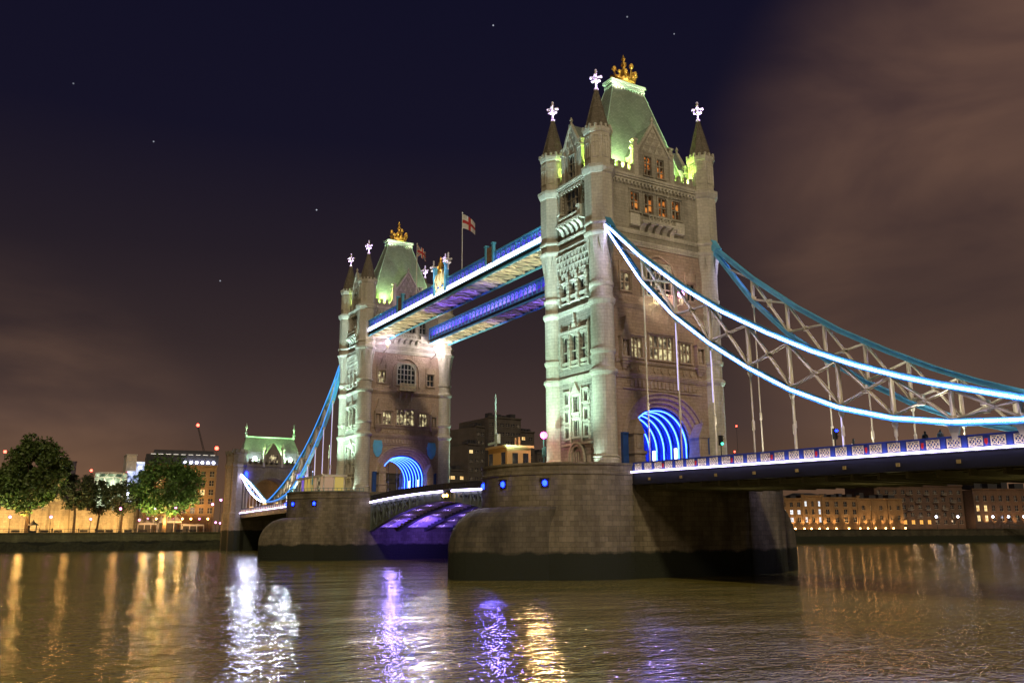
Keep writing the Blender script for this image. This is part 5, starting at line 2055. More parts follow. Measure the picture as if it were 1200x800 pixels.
# ================================================================== GENERIC BUILDINGS
def building(name, label, cat, p0, p1, depth, z0, z1, rows, cols, wmat_lit, wmat_dark, wall, lit, ww=1.2, wh=1.7, zlo=None, zhi=None, roof=None, arched_top=False, group=None, roofmat=None, seed=1):
    """front runs p0 -> p1 (left to right seen from the river)"""
    rnd = random.Random(seed)
    p0, p1 = Vector((p0[0], p0[1], 0)), Vector((p1[0], p1[1], 0))
    L = (p1 - p0).length
    d = (p1 - p0) / L
    nb = Vector((d.y, -d.x, 0))
    if nb.dot(Vector((-92, 74, 0)) - p0) > 0:
        nb = -nb                     # points away from the viewer
    T = thing(name, label, cat, tuple(p0 + d * L / 2 + nb * depth / 2 + Vector((0, 0, z0))), group)
    def P(u, z, dd=0.0):
        q = p0 + d * u + nb * dd
        return (q.x, q.y, z)
    zlo = z0 + 1.2 if zlo is None else zlo
    zhi = z1 - 1.0 if zhi is None else zhi
    holes = []
    for r in range(rows):
        zc = zlo + (zhi - zlo) * (r + .5) / rows
        for c in range(cols):
            uc = L * (c + .5) / cols
            holes.append((uc - ww / 2, uc + ww / 2, zc - wh / 2, zc + wh / 2))
    mb = MB()
    us = sorted({0, L} | {h[0] for h in holes} | {h[1] for h in holes})
    zs = sorted({z0, z1} | {h[2] for h in holes} | {h[3] for h in holes})
    hs = {(round(h[0], 4), round(h[2], 4)) for h in holes}
    for i in range(len(us) - 1):
        for j in range(len(zs) - 1):
            if (round(us[i], 4), round(zs[j], 4)) in hs:
                continue
            mb.poly([P(us[i], zs[j]), P(us[i + 1], zs[j]), P(us[i + 1], zs[j + 1]), P(us[i], zs[j + 1])])
    for a, b, c, e in holes:
        for (ua, za), (ub, zb) in (((a, c), (b, c)), ((b, c), (b, e)), ((b, e), (a, e)), ((a, e), (a, c))):
            mb.poly([P(ua, za), P(ub, zb), P(ub, zb, .35), P(ua, za, .35)])
    mb.poly([P(0, z0), P(0, z1), P(0, z1, depth), P(0, z0, depth)])
    mb.poly([P(L, z0), P(L, z1), P(L, z1, depth), P(L, z0, depth)])
    mb.poly([P(0, z0, depth), P(L, z0, depth), P(L, z1, depth), P(0, z1, depth)])
    mb.poly([P(0, z1), P(L, z1), P(L, z1, depth), P(0, z1, depth)])
    # cornice and plinth
    for za, zb, o in ((z1 - .1, z1 + .5, .35), (z0 + (z1 - z0) * .3, z0 + (z1 - z0) * .3 + .25, .15)):
        if any(h[2] < zb and h[3] > za for h in holes):
            continue
        q = [P(-.2, za, -o), P(L + .2, za, -o), P(L + .2, za, .3), P(-.2, za, .3)]
        mb.extrude(q, (0, 0, zb - za))
    mb.build('wall', wall, T, recalc=False)
    first = {}
    k = 0
    for idx, (a, b, c, e) in enumerate(holes):
        r = idx // cols
        mat = wmat_lit if (lit(r, idx % cols, rnd) if callable(lit) else rnd.random() < lit) else wmat_dark
        k += 1
        if k > 96:
            break
        key = mat.name
        if key not in first:
            mb = MB()
            mb.poly([P(a, c, .25), P(b, c, .25), P(b, e, .25), P(a, e, .25)], 0)
            m = (a + b) / 2
            mb.bar(P(m, c, .18), P(m, e, .18), .1, .1, 1)
            mb.bar(P(a, (c + e) / 2, .18), P(b, (c + e) / 2, .18), .1, .1, 1)
            mb.bar(P(a - .1, c - .05, .0), P(b + .1, c - .05, .0), .3, .12, 1)
            w = mb.build('window', [mat, M['frame']], T, recalc=False)
            first[key] = (w, a, c)
        else:
            w, a0, c0 = first[key]
            n_ = w.copy()
            COL.objects.link(n_)
            n_.parent = T
            n_.location = d * (a - a0) + Vector((0, 0, c - c0))
    if roof:
        mb = MB()
        kind, h = roof
        if kind == 'pitch':
            mb.mesh([P(-.3, z1 + .4, -.3), P(L + .3, z1 + .4, -.3), P(L + .3, z1 + .4, depth), P(-.3, z1 + .4, depth), P(.5, z1 + h, depth / 2), P(L - .5, z1 + h, depth / 2)],
                    [(0, 1, 5, 4), (2, 3, 4, 5), (1, 2, 5), (3, 0, 4)])
        else:
            for q in range(4):
                mb = MB()
                a, b = L * (.08 + .22 * q), L * (.08 + .22 * q + .10 + .05 * (q % 2))
                zz = z1 + h * (.5 + .5 * rnd.random())
                mb.extrude([P(a, z1 + .4, 1.5), P(b, z1 + .4, 1.5), P(b, z1 + .4, 5), P(a, z1 + .4, 5)], (0, 0, zz - z1))
                mb.build('roof_plant', roofmat or M['roofdark'], T)
        if kind == 'pitch':
            mb.build('roof', roofmat or M['roofdark'], T)
    return T, P, L

M['frame'] = simple('window frame', (.25, .23, .2), .6)
M['roofdark'] = simple('dark roof', (.035, .035, .045), .7)
M['brick'] = stone('warm stock brick', (.19, .115, .06), (.24, .15, .075), (.12, .08, .05), .5, .22, .4)
M['brickred'] = stone('dark wharf brick', (.095, .055, .038), (.13, .075, .05), (.06, .04, .03), .5, .22, .4)
M['concrete'] = stone('dark concrete', (.075, .066, .062), (.095, .083, .078), (.05, .045, .042), 3, 1.4, .3)
M['winlit'] = lit_glass('lit room window', (.05, .03, .01), (.8, .42, .12), (1.0, .72, .30), 1.3, .5, .30, 1.0)
M['winwhite'] = lit_glass('white lit room window', (.08, .09, .1), (.7, .75, .85), (.95, .97, 1.0), 1.3, .5, .32, 4.0)
M['winorange'] = lit_glass('deep orange lit window', (.10, .03, .005), (.9, .28, .04), (1.0, .45, .08), 1.4, .5, .30, 6.0)
M['windark'] = lit_glass('unlit room window', (.003, .003, .004), (.012, .009, .007), (.07, .05, .03), 1.0, .6, .5, 2.0)

# ---- concrete hotel between the towers, stepping up
steps = [(-56, -79, 222, 19), (-79.2, -92, 224, 24.5), (-92.2, -98, 222, 35), (-98.2, -102.5, 226, 43), (-102.7, -119, 224, 47), (-119.2, -127, 226, 42), (-127.2, -150, 225, 33)]
T = None
for k, (ya, yb, xf, zt) in enumerate(steps):
    nm = ('lowest left wing of the dark concrete hotel, beside the far tower', 'second lowest block of the dark hotel, left of the cabin mast', 'narrow middle step of the dark hotel right behind the cabin mast',
          'narrow upper step of the dark hotel just below its tallest block', 'tallest broad block of the dark hotel above the orange cabin', 'narrow step right of the tallest block of the dark hotel', 'low far block of the dark hotel behind the near tower')[k]
    building('hotel_block', nm, 'hotel', (xf, ya), (xf + 1, yb), 24, .35, zt, max(3, int((zt - 2) / 3.6)), 2 if abs(ya - yb) < 9 else 6, M['winlit'], M['windark'], M['concrete'],
             (lambda r, c, rn: r < 6 and rn.random() < .5) if k < 2 else (lambda r, c, rn: rn.random() < .05), 1.9, 1.3, roof=('plant', 2.0), group='stepped concrete hotel', seed=k + 11)

# ================================================================== RIGHT BANK WHARVES
def along(t, off=6.0):
    a, b = Vector((150, -205, 0)), Vector((117, -298, 0))
    d = (b - a).normalized()
    n = Vector((d.y, -d.x, 0))
    if n.x < 0:
        n = -n
    p = a + d * t + n * off
    return (p.x, p.y)

# positions by metres along the wall
rows_ = lambda *r: (lambda a, b, rn: False)
building('wharf_building', 'low uplit brick wharf with white lit middle windows next to the near pier', 'wharf building', along(-14), along(2), 16, .35, 12.6, 3, 5, M['winwhite'], M['windark'], M['brick'],
         lambda r, c, rn: r == 1 and c > 1 or (r == 0 and c == 3), 1.3, 1.7, 3.0, 12.0, ('plant', 2.0), seed=2, group='brick wharves across the river')
building('wharf_building', 'narrow uplit brick bay with slim lit windows, second from the pier', 'wharf building', along(2.05), along(11), 15, .35, 13.8, 3, 3, M['winwhite'], M['windark'], M['brick'],
         lambda r, c, rn: rn.random() < .5, .9, 2.0, 3.0, 12.4, ('pitch', 1.6), seed=3, group='brick wharves across the river')
building('wharf_building', 'uplit brick wharf with three rows of dark arched windows', 'wharf building', along(11.05), along(27), 16, .35, 13.0, 3, 4, M['winwhite'], M['windark'], M['brick'],
         lambda r, c, rn: False, 1.5, 1.9, 3.0, 12.2, ('plant', 2.4), seed=4, group='brick wharves across the river')
building('wharf_building', 'darker brick wharf with uplit pilasters left of the big dark block', 'wharf building', along(27.05), along(47), 18, .35, 12.6, 2, 5, M['winlit'], M['windark'], M['brick'],
         lambda r, c, rn: rn.random() < .1, 1.2, 1.6, 3.4, 11.2, ('plant', 2.5), seed=5, group='brick wharves across the river')
building('wharf_building', 'big dark brick warehouse with orange lit ground floor and terrace roof', 'wharf building', along(40, 14), along(82, 14), 22, .35, 18.6, 5, 11, M['winorange'], M['windark'], M['brickred'],
         lambda r, c, rn: r == 0 and c in (3, 4, 5, 6), 1.6, 1.6, 2.0, 17.6, ('pitch', 4.2), seed=6, group='brick wharves across the river')
building('wharf_building', 'brown warehouse with orange uplit pilasters and two bright yellow windows', 'wharf building', along(83, 9), along(113, 9), 20, .35, 17.0, 3, 8, M['winlit'], M['windark'], M['brickred'],
         lambda r, c, rn: c in (0, 1) and r < 2, 1.5, 2.4, 3.0, 15.4, ('plant', 4.5), seed=7, group='brick wharves across the river')
building('wharf_building', 'building with broad rows of yellow lit windows at the right edge', 'wharf building', along(120, 8), along(150, 8), 18, .35, 16.5, 4, 6, M['winlit'], M['windark'], M['brickred'],
         lambda r, c, rn: r > 1 or rn.random() < .4, 4.0, 2.2, 2.0, 15.8, ('plant', 3), seed=8, group='brick wharves across the river')
# dark curved roof behind the first wharf
mb = MB()
c = along(-12, 46)
mb.lathe([(13, .35), (13, 14), (12, 17), (9, 19.6), (4, 21), (.1, 21.4)], c[0], c[1], 20)
recenter(tag(mb.build('domed_hall', M['roofdark']), 'dark rounded roof rising behind the first uplit wharf', 'hall'))
# terrace rail, uplights and lamps
for k, t in enumerate((-8, -2.5, 1.5, 4.5, 8, 11.5, 15.5, 21, 26, 29.5, 33, 37.5, 41, 46.5)):
    x, y = along(t, 4.6)
    T = thing('uplight', 'small warm uplight at the foot of the brick wharves', 'uplight', (x, y, .4), 'uplights along the wharf wall')
    mb = MB()
    mb.lathe([(.22, .4), (.26, .8), (.2, .9)], x, y, 8)
    mb.build('housing', M['black'], T)
    mb = MB()
    mb.ball((x, y, 1.05), .3, 8)
    mb.build('globe', M['globewarm'], T)
    tx, ty = along(t, 6.2)
    spot('wharf_uplight', (x, y, 1.55), (tx, ty, 7.5), 2600, (1.0, .56, .20), 70, .9, .1)
for k, (t, m) in enumerate(((60, 'w'), (70, 'w'), (86.5, 'w'), (94, 'w'), (101.5, 'w'))):
    x, y = along(t, 3.0)
    street_lamp(x, y, .4, 5.2, M['globewhite'], ('white lamp before the big dark warehouse, left one', 'white lamp before the big dark warehouse, right one', 'white quay lamp at the left of three by the brown warehouse',
                'white quay lamp in the middle of three by the brown warehouse', 'white quay lamp at the right of three by the brown warehouse')[k], 'white lamps along the wharf quay', .42)
for t in (88, 92, 97, 102, 107, 111):
    x, y = along(t, 7.2)
    tx, ty = along(t, 9.0)
    spot('wharf_uplight', (x, y, 1.0), (tx, ty, 8.5), 3500, (1.0, .5, .16), 60, .9, .1)
for t in (55, 63, 71, 79):
    x, y = along(t, 10)
    point('terrace_light', (x, y, 4.0), 240, (1.0, .66, .36), .3)
# gangway and pontoon at the right edge
T = thing('gangway', 'sloping lattice gangway down to the river at the right edge', 'gangway', (118, -285, -4))
mb = MB()
a, b = Vector((*along(88, -1.0), 1.0)), Vector((*along(122, -16), -2.6))
for o in (-.9, .9):
    off = Vector((.3 * o, .95 * o, 0)) * 0 + Vector((0, 0, 0))
    for dz in (0, 1.6):
        mb.bar(a + Vector((o, 0, dz)), b + Vector((o, 0, dz)), .16, .16)
    for k in range(13):
        p = a + (b - a) * (k / 12)
        mb.bar(p + Vector((o, 0, 0)), p + Vector((o, 0, 1.6)), .1, .1)
        if k < 12:
            q = a + (b - a) * ((k + 1) / 12)
            mb.bar(p + Vector((o, 0, 0)), q + Vector((o, 0, 1.6)), .09, .09)
mb.build('lattice_ramp', M['concrete'], T)
mb = MB()
mb.box(b.x - 6, b.x + 6, b.y - 14, b.y + 3, -5.2, -3.4)
mb.build('pontoon', M['black'], T)
for k in range(3):
    mb = MB()
    x, y = b.x - 5 + 5 * k, b.y - 5 - 3 * k
    mb.tube((x, y, -6), (x, y, 2.4), .35, .35, 8)
    mb.build('mooring_pile', M['black'], T)
street_lamp(b.x, b.y - 2, -3.4, 9.5, M['greenlight'], 'green navigation lamp on the pontoon at the right edge', None, .4, M['greenlight'])
# pilasters, gables and stair towers that break up the wharf fronts
for k, (t, h, w_, off) in enumerate(((-6.5, 13.4, 1.0, 5.7), (2.0, 14.2, .9, 5.7), (11.0, 14.2, .9, 5.7), (26.9, 13.8, 1.1, 5.7), (33, 12.4, .8, 5.7), (40.5, 12.4, .8, 5.7))):
    x, y = along(t, off)
    mb = MB()
    mb.prism([along(t - w_ / 2, off), along(t + w_ / 2, off), along(t + w_ / 2, off + .5), along(t - w_ / 2, off + .5)], .35, h)
    mb.prism([along(t - w_ / 2 - .2, off - .2), along(t + w_ / 2 + .2, off - .2), along(t + w_ / 2 + .2, off + .6), along(t - w_ / 2 - .2, off + .6)], h, h + .4)
    recenter(tag(mb.build('pilaster', M['brick']), 'tall brick pilaster on the uplit wharf fronts across the river', 'pilaster', 'pilasters of the brick wharves'))
for k, (t0, t1, zb, zt, off, lb) in enumerate(((55, 63, 18.6, 24.5, 16, 'dark gabled loft with a lit window on the big dark warehouse'), (70, 77, 18.6, 23.6, 16, 'dark hipped loft at the right of the big dark warehouse'), (88, 97, 17.5, 23.0, 14, 'blue-black hipped loft on the brown warehouse'), (44, 50, 12.6, 17.5, 16, 'low dark loft between the uplit wharves and the big warehouse'))):
    T = thing('roof_loft', lb, 'roof loft', (*along((t0 + t1) / 2, off + 4), zb), 'lofts on the wharf roofs')
    mb = MB()
    a, b, c, d = along(t0, off), along(t1, off), along(t1, off + 8), along(t0, off + 8)
    m0, m1 = along(t0 + 1.5, off + 4), along(t1 - 1.5, off + 4)
    zm = zb + (zt - zb) * .5
    pts = [(*p, zb) for p in (a, b, c, d)] + [(*p, zm) for p in (a, b, c, d)] + [(*m0, zt), (*m1, zt)]
    mb.mesh(pts, [(0, 1, 5, 4), (1, 2, 6, 5), (2, 3, 7, 6), (3, 0, 4, 7), (4, 5, 9, 8), (6, 7, 8, 9), (5, 6, 9), (7, 4, 8)])
    mb.build('roof', M['roofdark'], T)
    for q in (.25, .55):
        mb = MB()
        p0, p1 = along(t0 + (t1 - t0) * q, off - .06), along(t0 + (t1 - t0) * (q + .2), off - .06)
        mb.poly([(*p0, zb + .6), (*p1, zb + .6), (*p1, zm - .5), (*p0, zm - .5)])
        mb.build('window', M['winorange'] if k < 2 else M['windark'], T)
for k in range(9):     # balconies on the dark warehouse
    t = 43 + k * 4.2
    for j, z in enumerate((5.2, 8.4, 11.6, 14.8)):
        if (k + j) % 2:
            continue
        mb = MB()
        mb.prism([along(t - 1.2, 12.9), along(t + 1.2, 12.9), along(t + 1.2, 13.9), along(t - 1.2, 13.9)], z, z + .15)
        for q in range(7):
            p = along(t - 1.2 + q * .4, 12.95)
            mb.tube((*p, z), (*p, z + 1.0), .04, .04, 4)
        p, q = along(t - 1.2, 12.95), along(t + 1.2, 12.95)
        mb.bar((*p, z + 1.0), (*q, z + 1.0), .08, .08)
        recenter(tag(mb.build('balcony', M['frame']), 'small railed balcony on the big dark warehouse front', 'balcony', 'balconies of the dark warehouse'))

# ================================================================== LEFT BANK
def tree_mat(name, c1, c2):
    m, nt, b = newmat(name)
    L = nt.links.new
    geo = nt.nodes.new('ShaderNodeNewGeometry')
    n = nt.nodes.new('ShaderNodeTexNoise')
    n.inputs['Scale'].default_value = .9
    n.inputs['Detail'].default_value = 4
    L(geo.outputs['Position'], n.inputs['Vector'])
    r = nt.nodes.new('ShaderNodeValToRGB')
    L(n.outputs[0], r.inputs[0])
    e = r.color_ramp.elements
    e[0].position, e[1].position = .35, .68
    e[0].color, e[1].color = (*c1, 1), (*c2, 1)
    L(r.outputs[0], b.inputs['Base Color'])
    b.inputs['Roughness'].default_value = .6
    return m

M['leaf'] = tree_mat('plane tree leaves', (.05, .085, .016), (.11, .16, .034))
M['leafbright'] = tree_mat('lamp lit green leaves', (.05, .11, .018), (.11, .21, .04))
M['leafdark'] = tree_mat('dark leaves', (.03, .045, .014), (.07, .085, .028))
M['bark'] = simple('bark', (.09, .065, .04), .9, 0, .3, 2, .5)

def tree(x, y, z0, H, W, trunk_h, r0, mat, label, seed, leaves=5200, leaf=.42, gaps=.0, droop=0.0):
    rnd = random.Random(seed)
    T = thing('tree', label, 'tree', (x, y, z0), 'riverside trees on the left bank')
    mb = MB()
    top = Vector((x + rnd.uniform(-.4, .4), y + rnd.uniform(-.4, .4), z0 + trunk_h))
    mb.tube((x, y, z0 - .2), (x, y, z0 + .6), r0 * 1.4, r0, 9)
    mb.tube((x, y, z0 + .6), top, r0, r0 * .72, 9)
    tips = []
    for k in range(7):
        a = 2 * pi * k / 7 + rnd.uniform(-.3, .3)
        ln = W * rnd.uniform(.26, .40)
        e = top + Vector((cos(a) * ln, sin(a) * ln, (H - trunk_h) * rnd.uniform(.18, .62)))
        m = (top + e) / 2 + Vector((0, 0, -.4))
        mb.tube(top, m, r0 * .42, r0 * .28, 6)
        mb.tube(m, e, r0 * .28, r0 * .12, 6)
        for j in range(2):
            e2 = e + Vector((rnd.uniform(-1, 1) * W * .14, rnd.uniform(-1, 1) * W * .14, rnd.uniform(.05, .2) * H))
            mb.tube(e, e2, r0 * .14, r0 * .05, 5)
            tips.append(e2)
        tips.append(e)
    mb.build('trunk', M['bark'], T)
    # crown: many leaf sprays gathered in clumps of uneven size
    cz = z0 + trunk_h + (H - trunk_h) * .50
    hz = (H - trunk_h) * .56
    clumps = []
    for k in range(64):
        while True:
            v = Vector((rnd.uniform(-1, 1), rnd.uniform(-1, 1), rnd.uniform(-1, 1)))
            if .25 < v.length < 1:
                break
        v = v.normalized() * (v.length ** .45)
        sh = 1 - .22 * max(0, v.z) - .12 * max(0, -v.z)
        p = Vector((x + v.x * W * .43 * sh, y + v.y * W * .43 * sh, cz + v.z * hz * .86))
        clumps.append((p, rnd.uniform(.085, .17) * W))
    mb = MB()
    for i in range(leaves):
        c, r = clumps[rnd.randrange(len(clumps))] if rnd.random() > gaps else clumps[rnd.randrange(len(clumps) // 2)]
        v = Vector((rnd.gauss(0, 1), rnd.gauss(0, 1), rnd.gauss(0, 1))).normalized() * r * rnd.random() ** .4
        p = c + v
        p.z -= droop * (v.x * v.x + v.y * v.y) / max(r, .1)
        s = leaf * rnd.uniform(.6, 1.4)
        a = Vector((rnd.gauss(0, 1), rnd.gauss(0, 1), rnd.gauss(0, .7))).normalized()
        b = a.cross(Vector((rnd.gauss(0, 1), rnd.gauss(0, 1), rnd.gauss(0, 1)))).normalized()
        mb.poly([p - a * s, p + b * s * .55, p + a * s, p - b * s * .5])
    mb.build('crown', mat, T, recalc=False)
    return T

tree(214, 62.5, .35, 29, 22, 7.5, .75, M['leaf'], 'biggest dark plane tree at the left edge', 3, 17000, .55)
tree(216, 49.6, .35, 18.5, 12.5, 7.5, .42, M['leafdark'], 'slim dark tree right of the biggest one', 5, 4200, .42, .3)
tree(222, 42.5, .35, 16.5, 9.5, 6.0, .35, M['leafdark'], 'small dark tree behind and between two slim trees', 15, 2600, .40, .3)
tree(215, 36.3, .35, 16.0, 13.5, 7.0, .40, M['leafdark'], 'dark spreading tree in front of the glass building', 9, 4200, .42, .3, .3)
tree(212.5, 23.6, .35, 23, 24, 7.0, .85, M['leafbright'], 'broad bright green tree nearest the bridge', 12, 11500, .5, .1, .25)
# lamps that light the promenade and the leaves from beneath
for k, (px, X, h, m, lb) in enumerate(((10, 214, 5.0, 'p', 'violet white lamp under the biggest tree at the left edge'), (58, 212, 5.0, 'p', 'violet white lamp between the biggest tree and the slim tree'),
                                    (105, 212, 4.4, 'p', 'violet white lamp between the slim tree and the spreading tree'), (139, 210, 7.6, 'p', 'violet white lamp before the spreading dark tree'),
                                    (162, 212, 4.2, 'p', 'small violet white lamp right of the spreading tree'), (180, 211, 7.8, 'p', 'pink lamp left of the broad green tree trunk'),
                                    (204, 211, 8.0, 'p', 'violet lamp right of the broad green tree trunk'), (247, 207.5, 9.2, 'p', 'taller pink lamp left of the gate tower, left of a pair'),
                                    (256.5, 207.0, 10.6, 'p', 'tallest pink lamp left of the gate tower, right of a pair'), (252, 208, 3.4, 'p', 'low violet lamp by the gate tower foot, left of two'), (257, 208, 3.2, 'p', 'low violet lamp by the gate tower foot, right of two'))):
    d = FW * 1021.58 + RT * (px - 600) + UP * (400 - 622)
    t = (X + 92.1159) / d.x
    y = 74.3008 + d.y * t
    street_lamp(X, y, .35, h, M['globe'], lb, 'lamps along the left bank promenade', .36 if h > 4.5 else .28)
for (x, y, z, p) in ((211, 64, 5, 1100), (211, 52, 5, 500), (211, 24, 4, 1900), (216, 18, 6, 1400), (208, 30, 5, 1000), (211, 38, 5, 500)):
    point('promenade_light', (x, y, z), p * 1.5, (1.0, .50, .14), .4)

for (x, y, p) in ((207, 70, 6500), (207, 60, 6500), (207, 50, 2600), (207, 37, 2600), (206.5, 30, 9000), (206.5, 22, 11000), (207, 14, 6000)):
    spot('tree_fill_spot', (x, y, 1.2), (x + 7, y - 1, 15), p, (.95, 1.0, .42), 90, .9, .2)  # unseen spots added to make the tree crowns brighter

# fortress wall, floodlit from its foot
M['fort'] = stone('old fortress stone', (.38, .30, .19), (.48, .39, .25), (.26, .21, .13), 1.4, .8, 1.0, grime=.45, relief=.8)
T = thing('fortress_wall', 'long yellow floodlit fortress wall with battlements behind the trees', 'fortress wall', (248, 55, .35))
mb = MB()
mb.box(248, 250, 14, 130, .35, 8.2)
y = 14
while y < 129:
    mb.box(248, 248.9, y, y + 1.5, 8.2, 9.5)
    y += 2.7
for y in (30, 52, 88):
    mb.lathe([(3.6, .35), (3.4, 9.6), (3.6, 9.8), (3.6, 11)], 248.6, y, 14)
mb.build('battlement_wall', M['fort'], T)
for y, z in ((74, 2.0),):
    mb = MB()
    pr = [(-2.6, .35)] + [(-2.6 * cos(pi * k / 10), 2.4 + 2.4 * sin(pi * k / 10)) for k in range(11)] + [(2.6, .35)]
    mb.extrude([(247.9, y + a, b) for a, b in pr], (.06, 0, 0))
    mb.build('gateway', M['windark'], T)
T = thing('fortress_keep', 'taller yellow floodlit stone tower behind the slim dark tree', 'fortress tower', (262, 55, .35))
mb = MB()
mb.box(258, 268, 50.5, 59.5, .35, 21.5)
for k in range(5):
    mb.box(257.8, 258.7, 50.5 + k * 1.9, 51.6 + k * 1.9, 21.5, 23)
mb.build('wall', M['fort'], T)
for z in (8, 13, 17.5):
    for y in (53, 57):
        mb = MB()
        mb.box(257.9, 257.98, y - .5, y + .5, z, z + 1.8)
        mb.build('window', M['windark'], T)
for y in range(18, 128, 8):
    spot('fort_floodlight', (239.5, y, .8), (248, y, 5.0), 5000, (1.0, .62, .22), 140, .9, .3)
spot('fort_floodlight', (251, 55, 9), (258, 55, 16), 4200, (1.0, .72, .24), 120, .9, .3)

# long white marquee and terrace by the bridge foot
M['canvas'] = simple('white canvas', (.55, .5, .45), .8, 0, .08)
for k, (ya, yb, lb) in enumerate(((30.5, 24.6, 'grey canvas marquee behind the broad tree, left part'), (24.2, 17.0, 'white marquee with open front right of the broad tree trunk'), (16.6, 9.8, 'low white terrace canopy beside the bridge foot'))):
    T = thing('marquee', lb, 'marquee', (226, (ya + yb) / 2, .35), 'marquees on the left bank')
    mb = MB()
    h = (3.6, 4.2, 3.2)[k]
    n = 3
    for j in range(n):
        a, b = yb + (ya - yb) * j / n, yb + (ya - yb) * (j + 1) / n
        m = (a + b) / 2
        mb.mesh([(220, a, h), (220, b, h), (228, b, h), (228, a, h), (224, m, h + (2.0 if k < 2 else .3))], [(0, 1, 4), (1, 2, 4), (2, 3, 4), (3, 0, 4), (0, 1, 2, 3)])
    mb.box(219.95, 220.05, yb, ya, h - .5, h)
    mb.build('canopy', M['canvas'], T)
    for j in range(n + 1):
        y = yb + (ya - yb) * j / n
        mb = MB()
        mb.box(220, 220.25, y - .12, y + .12, .35, h - .5)
        mb.build('post', M['canvas'], T)
    mb = MB()
    mb.box(227, 227.1, yb + .2, ya - .2, .4, h - .2)
    mb.build('back_wall', simple('dark brown hoarding', (.12, .10, .08), .8), T)  # plain dark brown board
    point('marquee_light', (223, (ya + yb) / 2, h - .8), 260, (1.0, .7, .35), .3)
    point('marquee_light', (215, (ya + yb) / 2, h + 2), 400, (1.0, .8, .6), .3)

# small kiosk, benches and railing on the promenade
d = FW * 1021.58 + RT * (38 - 600) + UP * (400 - 622)
yk = 74.3008 + d.y * (212 + 92.1159) / d.x
T = thing('kiosk', 'tiny dark kiosk with a pointed roof on the left promenade', 'kiosk', (212, yk, .35))
mb = MB()
for a in (-.9, .9):
    for b in (-.9, .9):
        mb.box(212 + a - .12, 212 + a + .12, yk + b - .12, yk + b + .12, .35, 2.9)
mb.box(211.1, 212.9, yk - .9, yk + .9, .35, 1.3)
mb.build('stall', M['black'], T)
mb = MB()
mb.lathe([(1.7, 2.85), (1.5, 3.2), (.6, 3.7), (.3, 4.0), (.05, 4.6)], 212, yk, 6)
mb.build('pointed_roof', M['black'], T)
mb = MB()
y = 128
while y > 8:
    mb.tube((205.9, y, .7), (205.9, y, 1.75), .05, .05, 5)
    y -= 1.6
for z in (1.2, 1.72):
    mb.tube((205.9, 128, z), (205.9, 8, z), .05, .05, 5)
recenter(tag(mb.build('promenade_railing', M['black']), 'low dark railing on top of the left river wall', 'railing'))
BN = None
for k, px in enumerate((18, 52, 68, 98, 118, 128, 150, 168, 210, 226)):
    d = FW * 1021.58 + RT * (px - 600) + UP * (400 - 622)
    y = 74.3008 + d.y * (208.5 + 92.1159) / d.x
    if BN is None:
        BN = thing('bench', 'small dark bench along the left promenade', 'bench', (208.5, y, .35), 'benches on the promenade')
        mb = MB()
        mb.box(208.2, 208.8, y - 1.1, y + 1.1, .75, .85)
        mb.build('seat', M['black'], BN)
        mb = MB()
        mb.box(208.75, 208.85, y - 1.1, y + 1.1, .9, 1.5)
        mb.build('backrest', M['black'], BN)
        for s in (-.9, .9):
            mb = MB()
            mb.box(208.25, 208.8, y + s - .06, y + s + .06, .35, .75)
            mb.build('leg', M['black'], BN)
    else:
        c = copy_tree(BN)
        c.location = (208.5, y, .35)
for k, (px, X) in enumerate(((46, 209), (61, 211), (92, 208.5), (112, 210), (158, 209), (186, 208.5), (219, 209), (241, 210))):
    d = FW * 1021.58 + RT * (px - 600) + UP * (400 - 622)
    y = 74.3008 + d.y * (X + 92.1159) / d.x
    person(X, y, .35, 1.75, 'dark figure of a person strolling on the left promenade', cloth_dark, k * 1.3, 'strollers on the promenade')

# brick office building behind the gate tower, lit from the street
T, P, L = building('office_building', 'orange lit brick building with arched windows left of the gate tower', 'office building', (236, 27), (233, 4), 26, .35, 23.5, 5, 8, M['winlit'], M['windark'], M['brick'],
         lambda r, c, rn: rn.random() < .12, 1.5, 1.9, 6.5, 22.4, seed=21)
mb = MB()
mb.extrude([P(-.5, 24.0, 1.0), P(L + .5, 24.0, 1.0), P(L + .5, 24.0, 24), P(-.5, 24.0, 24)], (0, 0, 3.6))
mb.extrude([P(2, 27.6, 4.0), P(L - 1, 27.6, 4.0), P(L - 1, 27.6, 20), P(2, 27.6, 20)], (0, 0, 1.8))
mb.build('roof', M['roofdark'], T)
for k in range(9):
    mb = MB()
    mb.bar(P(1 + k * 2.5, 27.72, 3.4), P(2.6 + k * 2.5, 27.72, 3.4), .25, .25)
    mb.build('roof_light', emit('soffit light', (1.0, .9, .75), 3.0), T)
for k in range(6):
    mb = MB()
    c = P(L - 1.2 - k * 1.9, 24.9, .4)
    mb.ball(c, .48, 8)
    mb.build('parapet_light', M['globewhite'], T)
for u in (2, 7, 12, 17, 21.5):
    c = P(u, 4, -7)
    spot('office_floodlight', c, P(u, 15, 0), 5200, SODIUM, 100, .9, .3)
for k in range(8):
    c = P(1.5 + k * 2.8, 5.2, -3.0)
    T2 = thing('terrace_lamp', 'one of a row of small warm lamps below the brick building', 'lamp', (c[0], c[1], 3.2), 'terrace lamps below the brick building')
    mb = MB()
    mb.tube((c[0], c[1], .35), (c[0], c[1], 5), .06, .06, 6)
    mb.build('post', M['black'], T2)
    mb = MB()
    mb.ball(c, .30, 8)
    mb.build('globe', M['globewarm'] if k % 3 else M['globe'], T2)

